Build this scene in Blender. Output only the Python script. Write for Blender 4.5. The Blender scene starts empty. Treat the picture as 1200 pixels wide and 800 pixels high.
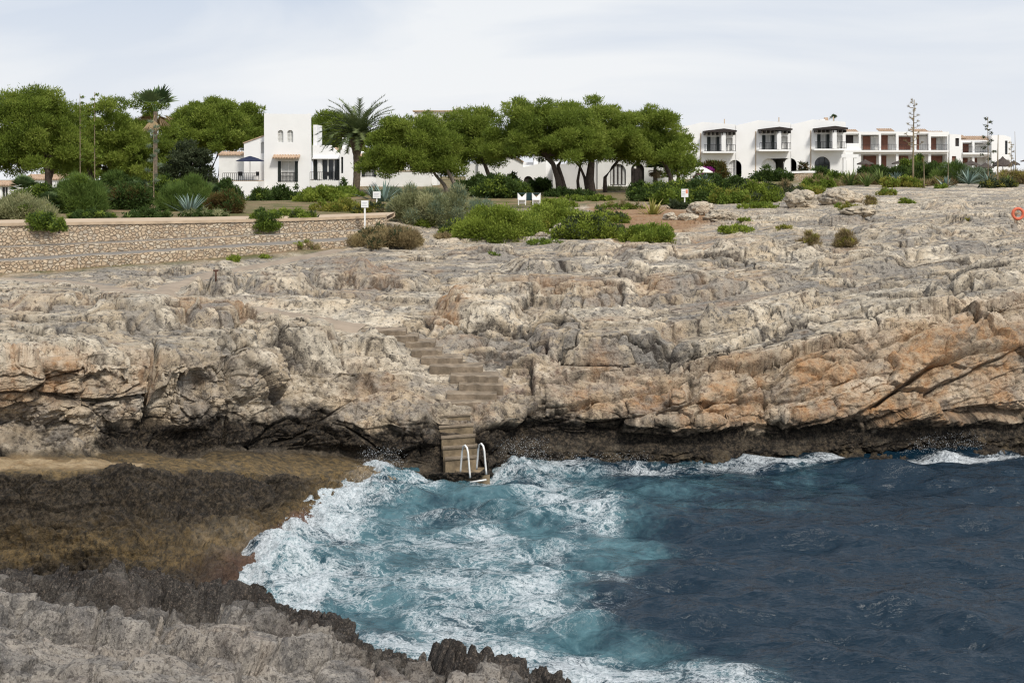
import bpy, bmesh, math, random
import numpy as np
from mathutils import Vector, Matrix
from mathutils.geometry import tessellate_polygon

# ------------------------------------------------------------------ camera, sky, sun, exposure
scene = bpy.context.scene
COL = scene.collection
F = 1448.0; YH = 192.0; CZ = 9.0
cam_d = bpy.data.cameras.new("camera"); cam = bpy.data.objects.new("camera", cam_d); COL.objects.link(cam)
cam.location = (0, 0, CZ); cam.rotation_euler = (math.radians(90), 0, 0)
cam_d.sensor_width = 36; cam_d.lens = 36 * F / 1200; cam_d.shift_y = -(400 - YH) / 1200
cam_d.clip_start = 0.1; cam_d.clip_end = 9000
scene.camera = cam
SUN_EL = math.radians(50); SUN_AZ = math.radians(148)      # azimuth clockwise from +Y
world = bpy.data.worlds.new("World"); scene.world = world; world.use_nodes = True
wn = world.node_tree.nodes; wl = world.node_tree.links; wn.clear()
def _w(t, **k):
    n = wn.new(t)
    for a, b in k.items(): setattr(n, a, b)
    return n
sky = _w('ShaderNodeTexSky', sky_type='NISHITA', sun_disc=False)
sky.sun_elevation = SUN_EL; sky.sun_rotation = SUN_AZ; sky.air_density = 1.4; sky.dust_density = 3.0
sc1 = _w('ShaderNodeMix', data_type='RGBA', blend_type='MULTIPLY'); sc1.inputs[0].default_value = 1
wl.new(sky.outputs[0], sc1.inputs[6]); sc1.inputs[7].default_value = (0.1, 0.1, 0.1, 1)
tc = _w('ShaderNodeTexCoord'); mp = _w('ShaderNodeMapping'); mp.inputs['Scale'].default_value = (1.6, 1.6, 7)
mp.inputs['Rotation'].default_value = (0.1, 0.22, 0.4)
wl.new(tc.outputs['Generated'], mp.inputs[0])
cn = _w('ShaderNodeTexNoise'); cn.inputs['Scale'].default_value = 1.35; cn.inputs['Detail'].default_value = 7; cn.inputs['Roughness'].default_value = 0.5
cn.inputs['Distortion'].default_value = 0.5
wl.new(mp.outputs[0], cn.inputs['Vector'])
cr = _w('ShaderNodeValToRGB'); cr.color_ramp.elements[0].position = 0.43; cr.color_ramp.elements[1].position = 0.60
cr.color_ramp.elements[0].color = (0.62, 0.685, 0.80, 1); cr.color_ramp.elements[1].color = (0.84, 0.86, 0.895, 1)
wl.new(cn.outputs['Fac'], cr.inputs[0])
sep = _w('ShaderNodeSeparateXYZ'); wl.new(tc.outputs['Generated'], sep.inputs[0])
hr = _w('ShaderNodeMapRange'); hr.inputs['From Min'].default_value = -0.02; hr.inputs['From Max'].default_value = 0.13
hr.inputs['To Min'].default_value = 0.85; hr.inputs['To Max'].default_value = 0.0
wl.new(sep.outputs['Z'], hr.inputs[0])
hz = _w('ShaderNodeMix', data_type='RGBA'); wl.new(hr.outputs[0], hz.inputs[0]); wl.new(cr.outputs[0], hz.inputs[6])
hz.inputs[7].default_value = (0.93, 0.94, 0.955, 1)
mx = _w('ShaderNodeMix', data_type='RGBA'); mx.inputs[0].default_value = 0.9
wl.new(sc1.outputs[2], mx.inputs[6]); wl.new(hz.outputs[2], mx.inputs[7])
bg = _w('ShaderNodeBackground'); bg.inputs[1].default_value = 1.0
wl.new(mx.outputs[2], bg.inputs[0]); wo = _w('ShaderNodeOutputWorld'); wl.new(bg.outputs[0], wo.inputs[0])
sun_d = bpy.data.lights.new("sun", 'SUN'); sun = bpy.data.objects.new("sun", sun_d); COL.objects.link(sun)
sun_d.energy = 2.9; sun_d.angle = math.radians(10); sun_d.color = (1, 0.95, 0.87)
_sd = Vector((math.sin(SUN_AZ) * math.cos(SUN_EL), math.cos(SUN_AZ) * math.cos(SUN_EL), math.sin(SUN_EL)))
sun.rotation_euler = _sd.to_track_quat('Z', 'Y').to_euler(); sun.location = (0, -20, 60)
scene.view_settings.view_transform = 'Standard'; scene.view_settings.look = 'None'
scene.view_settings.exposure = 0.12; scene.view_settings.gamma = 1.0
scene.cycles.use_denoising = True; scene.cycles.denoiser = 'OPENIMAGEDENOISE'; scene.cycles.denoising_input_passes = 'RGB_ALBEDO_NORMAL'; scene.cycles.denoising_prefilter = 'NONE'; scene.cycles.filter_width = 1.2; scene.cycles.sample_clamp_direct = 1.3; scene.cycles.sample_clamp_indirect = 2.5
scene.cycles.max_bounces = 6; scene.cycles.diffuse_bounces = 3; scene.cycles.transparent_max_bounces = 8

# ------------------------------------------------------------------ helpers
def P(px, py, d): return Vector(((px - 600) / F * d, d, CZ - (py - YH) / F * d))
def X(px, d): return (px - 600) / F * d
def link(o, parent=None):
    COL.objects.link(o)
    if parent is not None: o.parent = parent
    return o
def tag(o, label=None, cat=None, group=None, kind=None):
    if label: o['label'] = label
    if cat: o['category'] = cat
    if group: o['group'] = group
    if kind: o['kind'] = kind
    return o
def thing(name, label, cat, loc=(0, 0, 0), rz=0.0, group=None):
    o = bpy.data.objects.new(name, None); o.empty_display_size = 0.3
    o.location = loc; o.rotation_euler = (0, 0, rz)
    return tag(link(o), label, cat, group)
def mesh_np(name, V, faces, mat=None, parent=None, smooth=False, attrs=None, loc=None):
    """V (n,3); faces (m,k) int array of equal arity"""
    me = bpy.data.meshes.new(name)
    V = np.asarray(V, np.float32); faces = np.asarray(faces, np.int32); m, k = faces.shape
    me.vertices.add(len(V)); me.vertices.foreach_set('co', V.ravel())
    me.loops.add(m * k); me.loops.foreach_set('vertex_index', faces.ravel())
    me.polygons.add(m); me.polygons.foreach_set('loop_start', np.arange(0, m * k, k, dtype=np.int32))
    me.polygons.foreach_set('loop_total', np.full(m, k, np.int32))
    if smooth: me.polygons.foreach_set('use_smooth', np.ones(m, bool))
    me.update(calc_edges=True)
    for an, (dom, typ, data) in (attrs or {}).items():
        a = me.attributes.new(an, typ, dom)
        a.data.foreach_set('color' if 'COLOR' in typ else 'value', np.asarray(data, np.float32).ravel())
    if mat: me.materials.append(mat)
    o = bpy.data.objects.new(name, me)
    if loc is not None: o.location = loc
    return link(o, parent)

# numpy noise ------------------------------------------------------
_r = np.random.RandomState(7)
PERM = _r.permutation(256).astype(np.int32); PERM = np.concatenate([PERM, PERM, PERM])
G3 = _r.normal(size=(256, 3)).astype(np.float32); G3 /= np.linalg.norm(G3, axis=1)[:, None]
RV = _r.rand(256, 6).astype(np.float32)
from concurrent.futures import ThreadPoolExecutor
POOL = ThreadPoolExecutor(4)
def par(fn, p, n=40000):
    """run a point function over chunks on all cores"""
    p = np.asarray(p, np.float32)
    if len(p) <= n: return fn(p)
    r = list(POOL.map(fn, [p[i:i + n] for i in range(0, len(p), n)]))
    return np.concatenate(r) if not isinstance(r[0], tuple) else tuple(np.concatenate(q) for q in zip(*r))
def perlin(p): return par(_perlin, p)
def cells(p): return par(_cells, p)
def _perlin(p):
    i = np.floor(p).astype(np.int32); f = p - i; i &= 255
    u = f * f * f * (f * (f * 6 - 15) + 10); out = 0
    for dx in (0, 1):
        wx = u[:, 0] if dx else 1 - u[:, 0]; a = PERM[i[:, 0] + dx]
        for dy in (0, 1):
            wy = u[:, 1] if dy else 1 - u[:, 1]; b = PERM[a + i[:, 1] + dy]
            for dz in (0, 1):
                wz = u[:, 2] if dz else 1 - u[:, 2]
                g = G3[PERM[b + i[:, 2] + dz] & 255]
                out = out + wx * wy * wz * (g[:, 0] * (f[:, 0] - dx) + g[:, 1] * (f[:, 1] - dy) + g[:, 2] * (f[:, 2] - dz))
    return out * 1.5
def fbm(p, oct=4, lac=2.03, gain=0.5, ridge=False):
    return par(lambda q: _fbm(q, oct, lac, gain, ridge), p)
def _fbm(p, oct, lac, gain, ridge):
    s = 0; a = 1.0; t = 0
    for k in range(oct):
        n = _perlin(p + np.float32(17.3 * k))
        if ridge: n = 1 - 2 * np.abs(n)
        s = s + a * n; t += a; a *= gain; p = p * np.float32(lac)
    return s / t
def _cells(p):
    """fractured blocks: per cell height + tilt, and distance to the cell border"""
    p = np.asarray(p, np.float32); i0 = np.floor(p).astype(np.int32); n = len(p)
    f1 = np.full(n, 9, np.float32); f2 = np.full(n, 9, np.float32); hh = np.zeros(n, np.float32)
    for dx in (-1, 0, 1):
        for dy in (-1, 0, 1):
            for dz in (-1, 0, 1):
                c = i0 + (dx, dy, dz)
                k = PERM[PERM[PERM[c[:, 0] & 255] + (c[:, 1] & 255)] + (c[:, 2] & 255)] & 255
                r = RV[k]; q = p - c - r[:, :3]
                d = np.sqrt((q * q).sum(1)); m = d < f1
                f2 = np.where(m, f1, np.minimum(f2, d))
                hh = np.where(m, (r[:, 3] - .5) * 1.4 + (r[:, 4] - .5) * q[:, 0] * 1.4 + (r[:, 5] - .5) * q[:, 1] * 1.4, hh)
                f1 = np.where(m, d, f1)
    return hh, f2 - f1
def sstep(a, b, x):
    t = np.clip((x - a) / (b - a), 0, 1); return t * t * (3 - 2 * t)
def pdist(x, y, pts):
    if len(x) > 80000:
        x = np.asarray(x, np.float32); y = np.asarray(y, np.float32); n = 60000
        return np.concatenate(list(POOL.map(lambda i: pdist(x[i:i + n], y[i:i + n], pts), range(0, len(x), n))))
    return _pdist(x, y, pts)
def _pdist(x, y, pts):
    """distance of points to a polyline and the parameter along it"""
    best = np.full(x.shape, 1e9, np.float32)
    for (x0, y0), (x1, y1) in zip(pts[:-1], pts[1:]):
        dx, dy = x1 - x0, y1 - y0; L = dx * dx + dy * dy + 1e-9
        t = np.clip(((x - x0) * dx + (y - y0) * dy) / L, 0, 1)
        best = np.minimum(best, np.hypot(x - x0 - t * dx, y - y0 - t * dy))
    return best
def inpoly(x, y, pts):
    ins = np.zeros(x.shape, bool); n = len(pts)
    for i in range(n):
        x0, y0 = pts[i]; x1, y1 = pts[i - 1]
        if y0 == y1: continue
        c = ((y0 > y) != (y1 > y)) & (x < (x1 - x0) * (y - y0) / (y1 - y0) + x0); ins ^= c
    return ins
def polymask(x, y, pts, soft):
    """1 inside, fading to 0 over soft either side of the outline"""
    d = pdist(x, y, list(pts) + [pts[0]]); s = np.where(inpoly(x, y, pts), d, -d)
    return sstep(-soft, soft, s)

# ------------------------------------------------------------------ materials
class NT:
    def __init__(s, name):
        s.m = bpy.data.materials.new(name); s.m.use_nodes = True
        s.t = s.m.node_tree; s.t.nodes.clear(); s.out = s.t.nodes.new('ShaderNodeOutputMaterial')
    def n(s, t, ins=None, **k):
        x = s.t.nodes.new(t)
        for a, b in k.items(): setattr(x, a, b)
        for a, b in (ins or {}).items(): s.set(x.inputs[a], b)
        return x
    def set(s, sock, v):
        if isinstance(v, bpy.types.NodeSocket): s.t.links.new(v, sock)
        else:
            if hasattr(sock.default_value, '__len__') and not hasattr(v, '__len__'): v = (v,) * len(sock.default_value)
            if hasattr(v, '__len__') and len(v) == 3 and len(sock.default_value) == 4: v = tuple(v) + (1,)
            sock.default_value = v
    def noise(s, sc, det=4, rough=0.55, vec=None, dist=0, **k):
        x = s.n('ShaderNodeTexNoise', {'Scale': sc, 'Detail': det, 'Roughness': rough, 'Distortion': dist}, **k)
        s.t.links.new(vec if vec else s.co(), x.inputs['Vector']); return x.outputs['Fac']
    def co(s):
        if not hasattr(s, '_c'): s._c = s.n('ShaderNodeTexCoord').outputs['Object']
        return s._c
    def scaled(s, sx, sy, sz):
        return s.n('ShaderNodeMapping', {'Vector': s.co(), 'Scale': (sx, sy, sz)}).outputs[0]
    def mix(s, f, a, b, mode='MIX'):
        x = s.n('ShaderNodeMix', data_type='RGBA', blend_type=mode)
        s.set(x.inputs[0], f); s.set(x.inputs[6], a); s.set(x.inputs[7], b); return x.outputs[2]
    def rng(s, v, a, b, c=0., d=1.):
        return s.n('ShaderNodeMapRange', {0: v, 1: a, 2: b, 3: c, 4: d}).outputs[0]
    def math(s, op, a, b=0.5):
        x = s.n('ShaderNodeMath', operation=op); s.set(x.inputs[0], a); s.set(x.inputs[1], b); return x.outputs[0]
    def attr(s, name): return s.n('ShaderNodeAttribute', attribute_name=name)
    def bump(s, h, st, dist=0.05): return s.n('ShaderNodeBump', {'Height': h, 'Strength': st, 'Distance': dist}).outputs[0]
    def fin(s, col, rough=0.8, normal=None, spec=0.3, metal=0.0, **k):
        b = s.n('ShaderNodeBsdfPrincipled', {'Base Color': col, 'Roughness': rough, 'Specular IOR Level': spec, 'Metallic': metal})
        for a, v in k.items(): s.set(b.inputs[a.replace('_', ' ')], v)
        if normal: s.t.links.new(normal, b.inputs['Normal'])
        s.t.links.new(b.outputs[0], s.out.inputs[0]); return s.m
def plain(name, c, rough=0.7, var=0.25, sc=3.0, metal=0, bump=0.0, spec=0.3):
    t = NT(name); f = t.noise(sc, 6, 0.6)
    lo = tuple(x * (1 - var) for x in c); hi = tuple(min(1, x * (1 + var)) for x in c)
    col = t.mix(t.rng(f, 0.3, 0.7), lo, hi)
    return t.fin(col, rough, t.bump(t.noise(sc * 8, 4), bump, 0.02) if bump else None, spec, metal)
# ------------------------------------------------------------------ the coast: one sheet from the sea bed over shelf, cliff and plateau to the far land
def D(y, z): return (CZ - z) * F / (y - YH)
def Y_(z, d): return YH + (CZ - z) * F / d
def prof(zs, ds):
    """zs: knots 0..k as (y, z); ds: further knots as ('y', y, d) or ('z', z, d)"""
    out = [(D(y, z), z) for y, z in zs]
    for k in ds:
        out.append((k[2], k[1]) if k[0] == 'z' else (k[2], CZ - k[2] * (k[1] - YH) / F))
    return out
FARL = [('z', 5.0, 136), ('z', 4.0, 420), ('z', -30, 2600)]
FARM = [('z', 6.6, 140), ('z', 5.0, 420), ('z', -25, 2600)]
FARR = [('z', 7.3, 155), ('z', 6.2, 420), ('z', -20, 2600)]
left = [(780, -1.2), (690, 0.1), (556, 2.0), (532, 2.1), (497, 2.62), (460, 3.48), (430, 4.1), (400, 4.35), (370, 4.5), (343, 4.6)]
cols = {
 -150: prof([(790, -1.2), (690, 0.3), (556, 2.1), (532, 2.2), (497, 2.7), (460, 3.5), (432, 4.15), (402, 4.4), (372, 4.5), (347, 4.55)],
            [('y', 330, 50.5), ('z', 4.5, 55), ('z', 5.5, 58), ('z', 6.0, 63), ('z', 6.1, 95)] + FARL),
 0: prof(left, [('y', 322, 52.4), ('z', 4.55, 56.5), ('z', 5.6, 59.5), ('z', 6.02, 64.5), ('z', 6.1, 95)] + FARL),
 100: prof([(780, -1.2), (692, 0.0), (554, 1.9), (531, 2.0), (497, 2.55), (460, 3.35), (428, 4.0), (400, 4.25), (370, 4.45), (344, 4.55)],
           [('y', 315, 54.4), ('z', 4.6, 58.5), ('z', 5.6, 61.5), ('z', 5.98, 66), ('z', 6.1, 95)] + FARL),
 200: prof([(770, -1.2), (700, 0.3), (556, 1.45), (521, 1.5), (497, 2.0), (460, 2.9), (428, 3.6), (400, 3.95), (370, 4.2), (344, 4.38)],
           [('y', 308, 56.6), ('z', 4.7, 60.5), ('z', 5.6, 63.5), ('z', 5.95, 68), ('z', 6.05, 96)] + FARL),
 255: prof([(760, -1.2), (688, 0.02), (559, 1.2), (522, 1.3), (497, 1.8), (462, 2.7), (429, 3.4), (400, 3.8), (371, 4.05), (344, 4.3)],
           [('y', 304, 57.8), ('z', 4.78, 61.6), ('z', 5.6, 64.6), ('z', 5.92, 69), ('z', 6.0, 97)] + FARL),
 300: prof([(750, -1.2), (662, -0.02), (562, 1.0), (525, 1.1), (497, 1.65), (465, 2.4), (430, 3.15), (400, 3.6), (372, 3.9), (345, 4.2)],
           [('y', 300, 58.8), ('z', 4.85, 62.5), ('z', 5.6, 65.5), ('z', 5.9, 70), ('z', 6.0, 98)] + FARL),
 350: prof([(730, -1.2), (618, 0.0), (562, 0.66), (527, 0.8), (495, 1.5), (463, 2.2), (430, 2.95), (400, 3.4), (373, 3.75), (346, 4.1)],
           [('y', 296, 59.8), ('z', 4.92, 63.4), ('z', 5.58, 66.4), ('z', 5.86, 71), ('z', 6.05, 99)] + FARL),
 400: prof([(700, -1.2), (590, 0.0), (560, 0.38), (530, 0.5), (492, 1.4), (462, 2.05), (430, 2.75), (400, 3.25), (375, 3.6), (348, 3.98)],
           [('y', 292, 60.8), ('z', 5.0, 64.4), ('z', 5.55, 67.3), ('z', 5.82, 72), ('z', 6.05, 100)] + FARM),
 500: prof([(620, -1.2), (562, -0.1), (555, 0.15), (545, 0.22), (490, 1.5), (470, 1.8), (440, 2.3), (410, 2.85), (380, 3.4), (348, 3.92)],
           [('y', 315, 53.5), ('y', 296, 60), ('y', 280, 68), ('y', 258, 80), ('y', 232, 103)] + FARM),
 565: prof([(620, -1.2), (562, -0.1), (555, 0.15), (545, 0.22), (488, 1.45), (468, 1.75), (440, 2.3), (412, 2.8), (382, 3.4), (348, 3.92)],
           [('y', 315, 53.5), ('y', 296, 60), ('y', 280, 68), ('y', 258, 80), ('y', 232, 105)] + FARM),
 600: prof([(620, -1.2), (546, -0.1), (530, 0.2), (507, 0.62), (486, 1.4), (466, 1.8), (440, 2.3), (415, 2.75), (384, 3.35), (348, 3.92)],
           [('y', 315, 53.5), ('y', 296, 60), ('y', 280, 68), ('y', 258, 80), ('y', 232, 105)] + FARM),
 700: prof([(620, -1.2), (544, -0.1), (530, 0.2), (508, 0.6), (488, 1.3), (468, 1.75), (440, 2.3), (412, 2.85), (380, 3.45), (345, 4.0)],
           [('y', 312, 53.5), ('y', 293, 60), ('y', 275, 69), ('y', 254, 82), ('y', 230, 108)] + FARM),
 800: prof([(620, -1.2), (543, -0.1), (532, 0.15), (514, 0.5), (494, 1.2), (470, 1.75), (440, 2.32), (410, 2.92), (375, 3.6), (338, 4.2)],
           [('y', 308, 53.8), ('y', 290, 60), ('y', 270, 70), ('y', 250, 85), ('y', 228, 112)] + FARR),
 900: prof([(610, -1.2), (538, -0.1), (527, 0.15), (510, 0.5), (488, 1.3), (462, 1.85), (425, 2.65), (395, 3.25), (360, 3.95), (322, 4.5)],
           [('y', 296, 56.5), ('y', 277, 64), ('y', 258, 76), ('y', 238, 95), ('y', 216, 130)] + FARR),
 1000: prof([(610, -1.2), (533, -0.1), (522, 0.15), (506, 0.5), (482, 1.38), (440, 2.38), (396, 3.35), (365, 3.9), (335, 4.4), (305, 4.85)],
           [('y', 285, 60), ('y', 265, 70), ('y', 245, 85), ('y', 225, 110), ('y', 208, 145)] + [('z', 7.3, 165)] + FARR[1:]),
 1100: prof([(610, -1.2), (527, -0.1), (516, 0.15), (502, 0.5), (476, 1.42), (425, 2.65), (372, 3.9), (348, 4.3), (322, 4.72), (298, 5.05)],
           [('y', 277, 61.5), ('y', 257, 72), ('y', 240, 87), ('y', 222, 113), ('y', 207, 148)] + [('z', 7.35, 165)] + FARR[1:]),
 1200: prof([(600, -1.2), (522, -0.1), (512, 0.15), (498, 0.5), (468, 1.45), (405, 3.1), (350, 4.4), (330, 4.75), (310, 5.02), (290, 5.3)],
           [('y', 270, 63), ('y', 250, 74), ('y', 235, 90), ('y', 220, 115), ('y', 207, 150)] + [('z', 7.4, 165)] + FARR[1:]),
 1350: prof([(600, -1.2), (516, -0.1), (506, 0.15), (492, 0.5), (462, 1.5), (398, 3.25), (345, 4.5), (325, 4.85), (305, 5.1), (285, 5.4)],
           [('y', 266, 64), ('y', 248, 75), ('y', 233, 91), ('y', 219, 116), ('y', 207, 150)] + [('z', 7.4, 165)] + FARR[1:]),
}
cols[-1500] = list(cols[-150]); cols[2700] = list(cols[1350])
for _c in cols:                       # the sea cliff stands upright where there is no shelf
    if _c >= 600:
        k = cols[_c]; d1, d4 = k[1][0], k[4][0]
        for j, y in ((2, F * (CZ - k[2][1]) / k[2][0] + YH), (3, F * (CZ - k[3][1]) / k[3][0] + YH)):
            dd = d1 + (d4 - d1) * (0.3 if j == 2 else 0.62) + (0.10 if j == 3 else 0); k[j] = (dd, CZ - (y - YH) / F * dd)
CX = np.array(sorted(cols)); CK = np.array([cols[c] for c in sorted(cols)], np.float64)   # (ncol, nk, 2) = depth, z
NK = CK.shape[1]
def colprof(px):
    px = np.atleast_1d(np.asarray(px, np.float64)); o = np.empty((len(px), NK, 2))
    for k in range(NK):
        for c in range(2): o[:, k, c] = np.interp(px, CX, CK[:, k, c])
    return o
def base_z(x, y):
    """plateau height of the undisturbed sheet under world (x, y)"""
    pr = colprof(600 + F * x / y)[0]
    return float(np.interp(y, pr[5:, 0], pr[5:, 1]))
def surf(px, py):
    """world point of the undisturbed sheet seen at (px, py), plateau part"""
    pr = colprof(px)[0]; ys = YH + (CZ - pr[:, 1]) * F / pr[:, 0]
    d = float(np.interp(-py, -ys[4:], pr[4:, 0])); return P(px, py, d)
WALK = [(-60, 324), (0, 326), (60, 329), (130, 338), (200, 348), (250, 355), (290, 359), (335, 367), (380, 374), (425, 383)]
BRANCH = [(178, 345), (200, 336), (245, 321), (315, 309), (360, 299), (395, 291)]
STEPS = [(424, 476, 388), (452, 490, 395), (476, 510, 402), (483, 518, 411), (494, 542, 420), (504, 566, 430), (528, 584, 441), (538, 590, 451), (524, 582, 462), (516, 580, 472)]
def xy(pts): return [tuple(surf(*p)[:2]) for p in pts]
walk_xy, branch_xy = xy(WALK), xy(BRANCH)
stair_xy = xy([((a + b) / 2, y) for a, b, y in STEPS])
U = np.concatenate([np.linspace(-1500, -90, 60, endpoint=False), np.linspace(-90, -20, 30, endpoint=False), np.linspace(-20, 1220, 1080, endpoint=False), np.linspace(1220, 1300, 30, endpoint=False), np.linspace(1300, 2700, 60)])
SEG = [24, 120, 36, 80, 80, 80, 84, 96, 100, 90, 76, 70, 60, 40, 22, 10, 4]
assert len(SEG) == NK - 1
Vp = np.concatenate([np.linspace(k, k + 1, n, endpoint=False) for k, n in enumerate(SEG)] + [np.array([NK - 1.0])])
nu, nv = len(U), len(Vp)
uu, vv = np.meshgrid(U, Vp, indexing='ij')
wob = perlin(np.stack([uu.ravel() * 0.013, vv.ravel() * 0.7, np.zeros(uu.size)], 1)).reshape(uu.shape)
wob2 = perlin(np.stack([uu.ravel() * 0.009, vv.ravel() * 0.5 + 40, np.zeros(uu.size)], 1)).reshape(uu.shape)
base_d = np.empty((nu, nv)); base_zz = np.empty((nu, nv))
amp_w = sstep(3.2, 4.2, vv) * (1 - sstep(8.6, 9.6, vv)) + 0.0
pxw = uu + 24 * wob * sstep(0.8, 1.6, vv) * (1 - sstep(9, 10, vv))
vw = np.clip(vv + 0.28 * wob2 * amp_w, 0, NK - 1)
ki = np.clip(np.floor(vw).astype(int), 0, NK - 2); kf = vw - ki
for k in range(NK - 1):
    m = ki == k
    if not m.any(): continue
    q = pxw[m]; t = kf[m]
    for c, arr in ((0, base_d), (1, base_zz)):
        arr[m] = np.interp(q, CX, CK[:, k, c]) * (1 - t) + np.interp(q, CX, CK[:, k + 1, c]) * t
bx = (uu - 600) / F * base_d
B = np.stack([bx, base_d, base_zz], -1)
# soften knots slightly
for _ in range(3):
    B[:, 1:-1] = 0.25 * B[:, :-2] + 0.5 * B[:, 1:-1] + 0.25 * B[:, 2:]
du = np.gradient(B, axis=0); dv = np.gradient(B, axis=1)
Nn = np.cross(du, dv); Nn /= np.linalg.norm(Nn, axis=-1, keepdims=True) + 1e-9
Bf = B.reshape(-1, 3); Nf = Nn.reshape(-1, 3).copy(); vf = vv.ravel()
spx = (600 + F * B[..., 0] / B[..., 1]).ravel(); spy = (YH + (CZ - B[..., 2]) * F / B[..., 1]).ravel()
Nf[Nf[:, 2] < -0.2] *= 1
# zone weights
w_cliff = sstep(2.9, 3.3, vf) * (1 - sstep(6.0, 6.6, vf))
w_plat = sstep(5.6, 6.4, vf)
w_slope = sstep(0.5, 1.1, vf) * (1 - sstep(1.9, 2.2, vf))
w_shelf = sstep(1.8, 2.1, vf) * (1 - sstep(2.9, 3.1, vf)) * (1 - sstep(480, 640, spx) * 0.7)
far = 1 - 0.75 * sstep(11.5, 13.5, vf)
garden = polymask(spx, spy, [(-2000, 100), (-2000, 330), (0, 323), (110, 316), (200, 310), (300, 302), (402, 290), (450, 262), (520, 250), (690, 240), (860, 232), (900, 222), (960, 212), (1230, 204), (1230, 100)], 4) * (vf > 6)
dwalk = pdist(Bf[:, 0], Bf[:, 1], walk_xy); dbr = pdist(Bf[:, 0], Bf[:, 1], branch_xy); dst = pdist(Bf[:, 0], Bf[:, 1], stair_xy)
flat = np.maximum(np.maximum(1 - sstep(0.75, 1.6, dwalk), 1 - sstep(0.6, 1.4, dbr)), 1 - sstep(0.7, 1.4, dst)) * (vf > 4.4)
lower = (1 - sstep(20, 42, np.abs(spx - 537))) * sstep(2.2, 2.6, vf) * (1 - sstep(4.0, 4.4, vf))
# strata frame: beds dip gently towards the camera-left on the right-hand cliff
dip = 0.16 * sstep(620, 1000, spx)
S = np.stack([Bf[:, 0], Bf[:, 1], Bf[:, 2] - dip * (Bf[:, 0] - 5)], 1)
warp = np.stack([fbm(S * 0.45, 3), fbm(S * 0.45 + 31, 3), fbm(S * 0.45 + 67, 3)], 1)
disp = np.zeros(len(Bf), np.float32)
big = fbm(S * (0.22, 0.22, 0.4), 4)
h1, e1 = cells((S + 0.8 * warp) * (0.15, 0.40, 0.85))
h2, e2 = cells((S + 0.45 * warp) * (0.42, 0.95, 1.9) + 11)
h3, e3 = cells((S + 0.25 * warp) * (1.5, 2.8, 5.0) + 5)
hC, eC = cells((S + 0.45 * warp) * (0.24, 0.42, 0.62) + 23); hD, eD = cells((S + 0.3 * warp) * (1.1, 1.7, 2.4) + 31)
rough = fbm(S * 1.7 + 0.4 * warp, 6, gain=0.55)
ridge = fbm(S * (1.1, 1.3, 2.4) + 9 + 0.5 * warp, 5, ridge=True, gain=0.55)
fine = fbm(S * 8, 4, gain=0.6)
# bedding ledges on cliff faces
bed = S[:, 2] * 2.6 + 0.9 * fbm(S * (0.35, 0.35, 0.9), 3)
ledge = np.abs((bed % 1.0) - 0.5) * 2; ledge = sstep(0.0, 0.35, ledge)
patch = sstep(-0.25, 0.3, fbm(S * 0.14 + 3, 3))          # some ground smooth, some broken
nearp = 1 - sstep(7.5, 10.5, vf)
wblk = w_cliff + w_plat * far * (0.35 + 0.35 * patch + 0.35 * nearp * patch)
disp += 0.30 * big * (w_plat * far + 0.5 * w_cliff)
wb = wblk * (1 - 0.92 * w_cliff)
disp += (0.5 * hC - 0.15 * (1 - sstep(0, 0.04, eC)) + 0.15 * hD - 0.06 * (1 - sstep(0, 0.08, eD))) * w_cliff
disp += (0.34 * h1 - 0.34 * (1 - sstep(0.0, 0.05, e1))) * wb
disp += (0.15 * h2 - 0.17 * (1 - sstep(0, 0.05, e2))) * (wb + 0.12 * w_plat * nearp)
disp += (0.05 * h3 - 0.04 * (1 - sstep(0, 0.12, e3))) * wb * (1 - sstep(9, 11.5, vf))
disp += 0.11 * rough * (1.5 * w_cliff + 0.32 * w_plat * far + 0.7 * w_slope + 0.25 * w_shelf)
disp += 0.08 * ridge * (w_cliff + 0.12 * w_plat * far)
disp += 0.035 * fine * (1.7 * w_cliff + w_plat * (1 - sstep(9, 12, vf)) + 4.0 * w_slope + 1.0 * w_shelf)
disp += -0.06 * (1 - ledge) * w_cliff * sstep(-0.2, 0.3, fbm(S * 0.5 + 80, 2))
pits = sstep(0.28, 0.6, fbm(S * 2.6 + 50, 3)); disp += -0.16 * pits * (w_cliff + 0.6 * w_plat * far + 0.5 * w_slope)
disp += (0.40 * fbm(S * 0.6 + 5, 5, gain=0.55) + 0.16 * h2 + 0.10 * h3 + 0.20 * ridge - 0.12 * (1 - sstep(0, .15, e2))) * w_slope + (0.16 * fbm(S * 0.6 + 15, 4) + 0.05 * h2) * w_shelf
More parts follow.
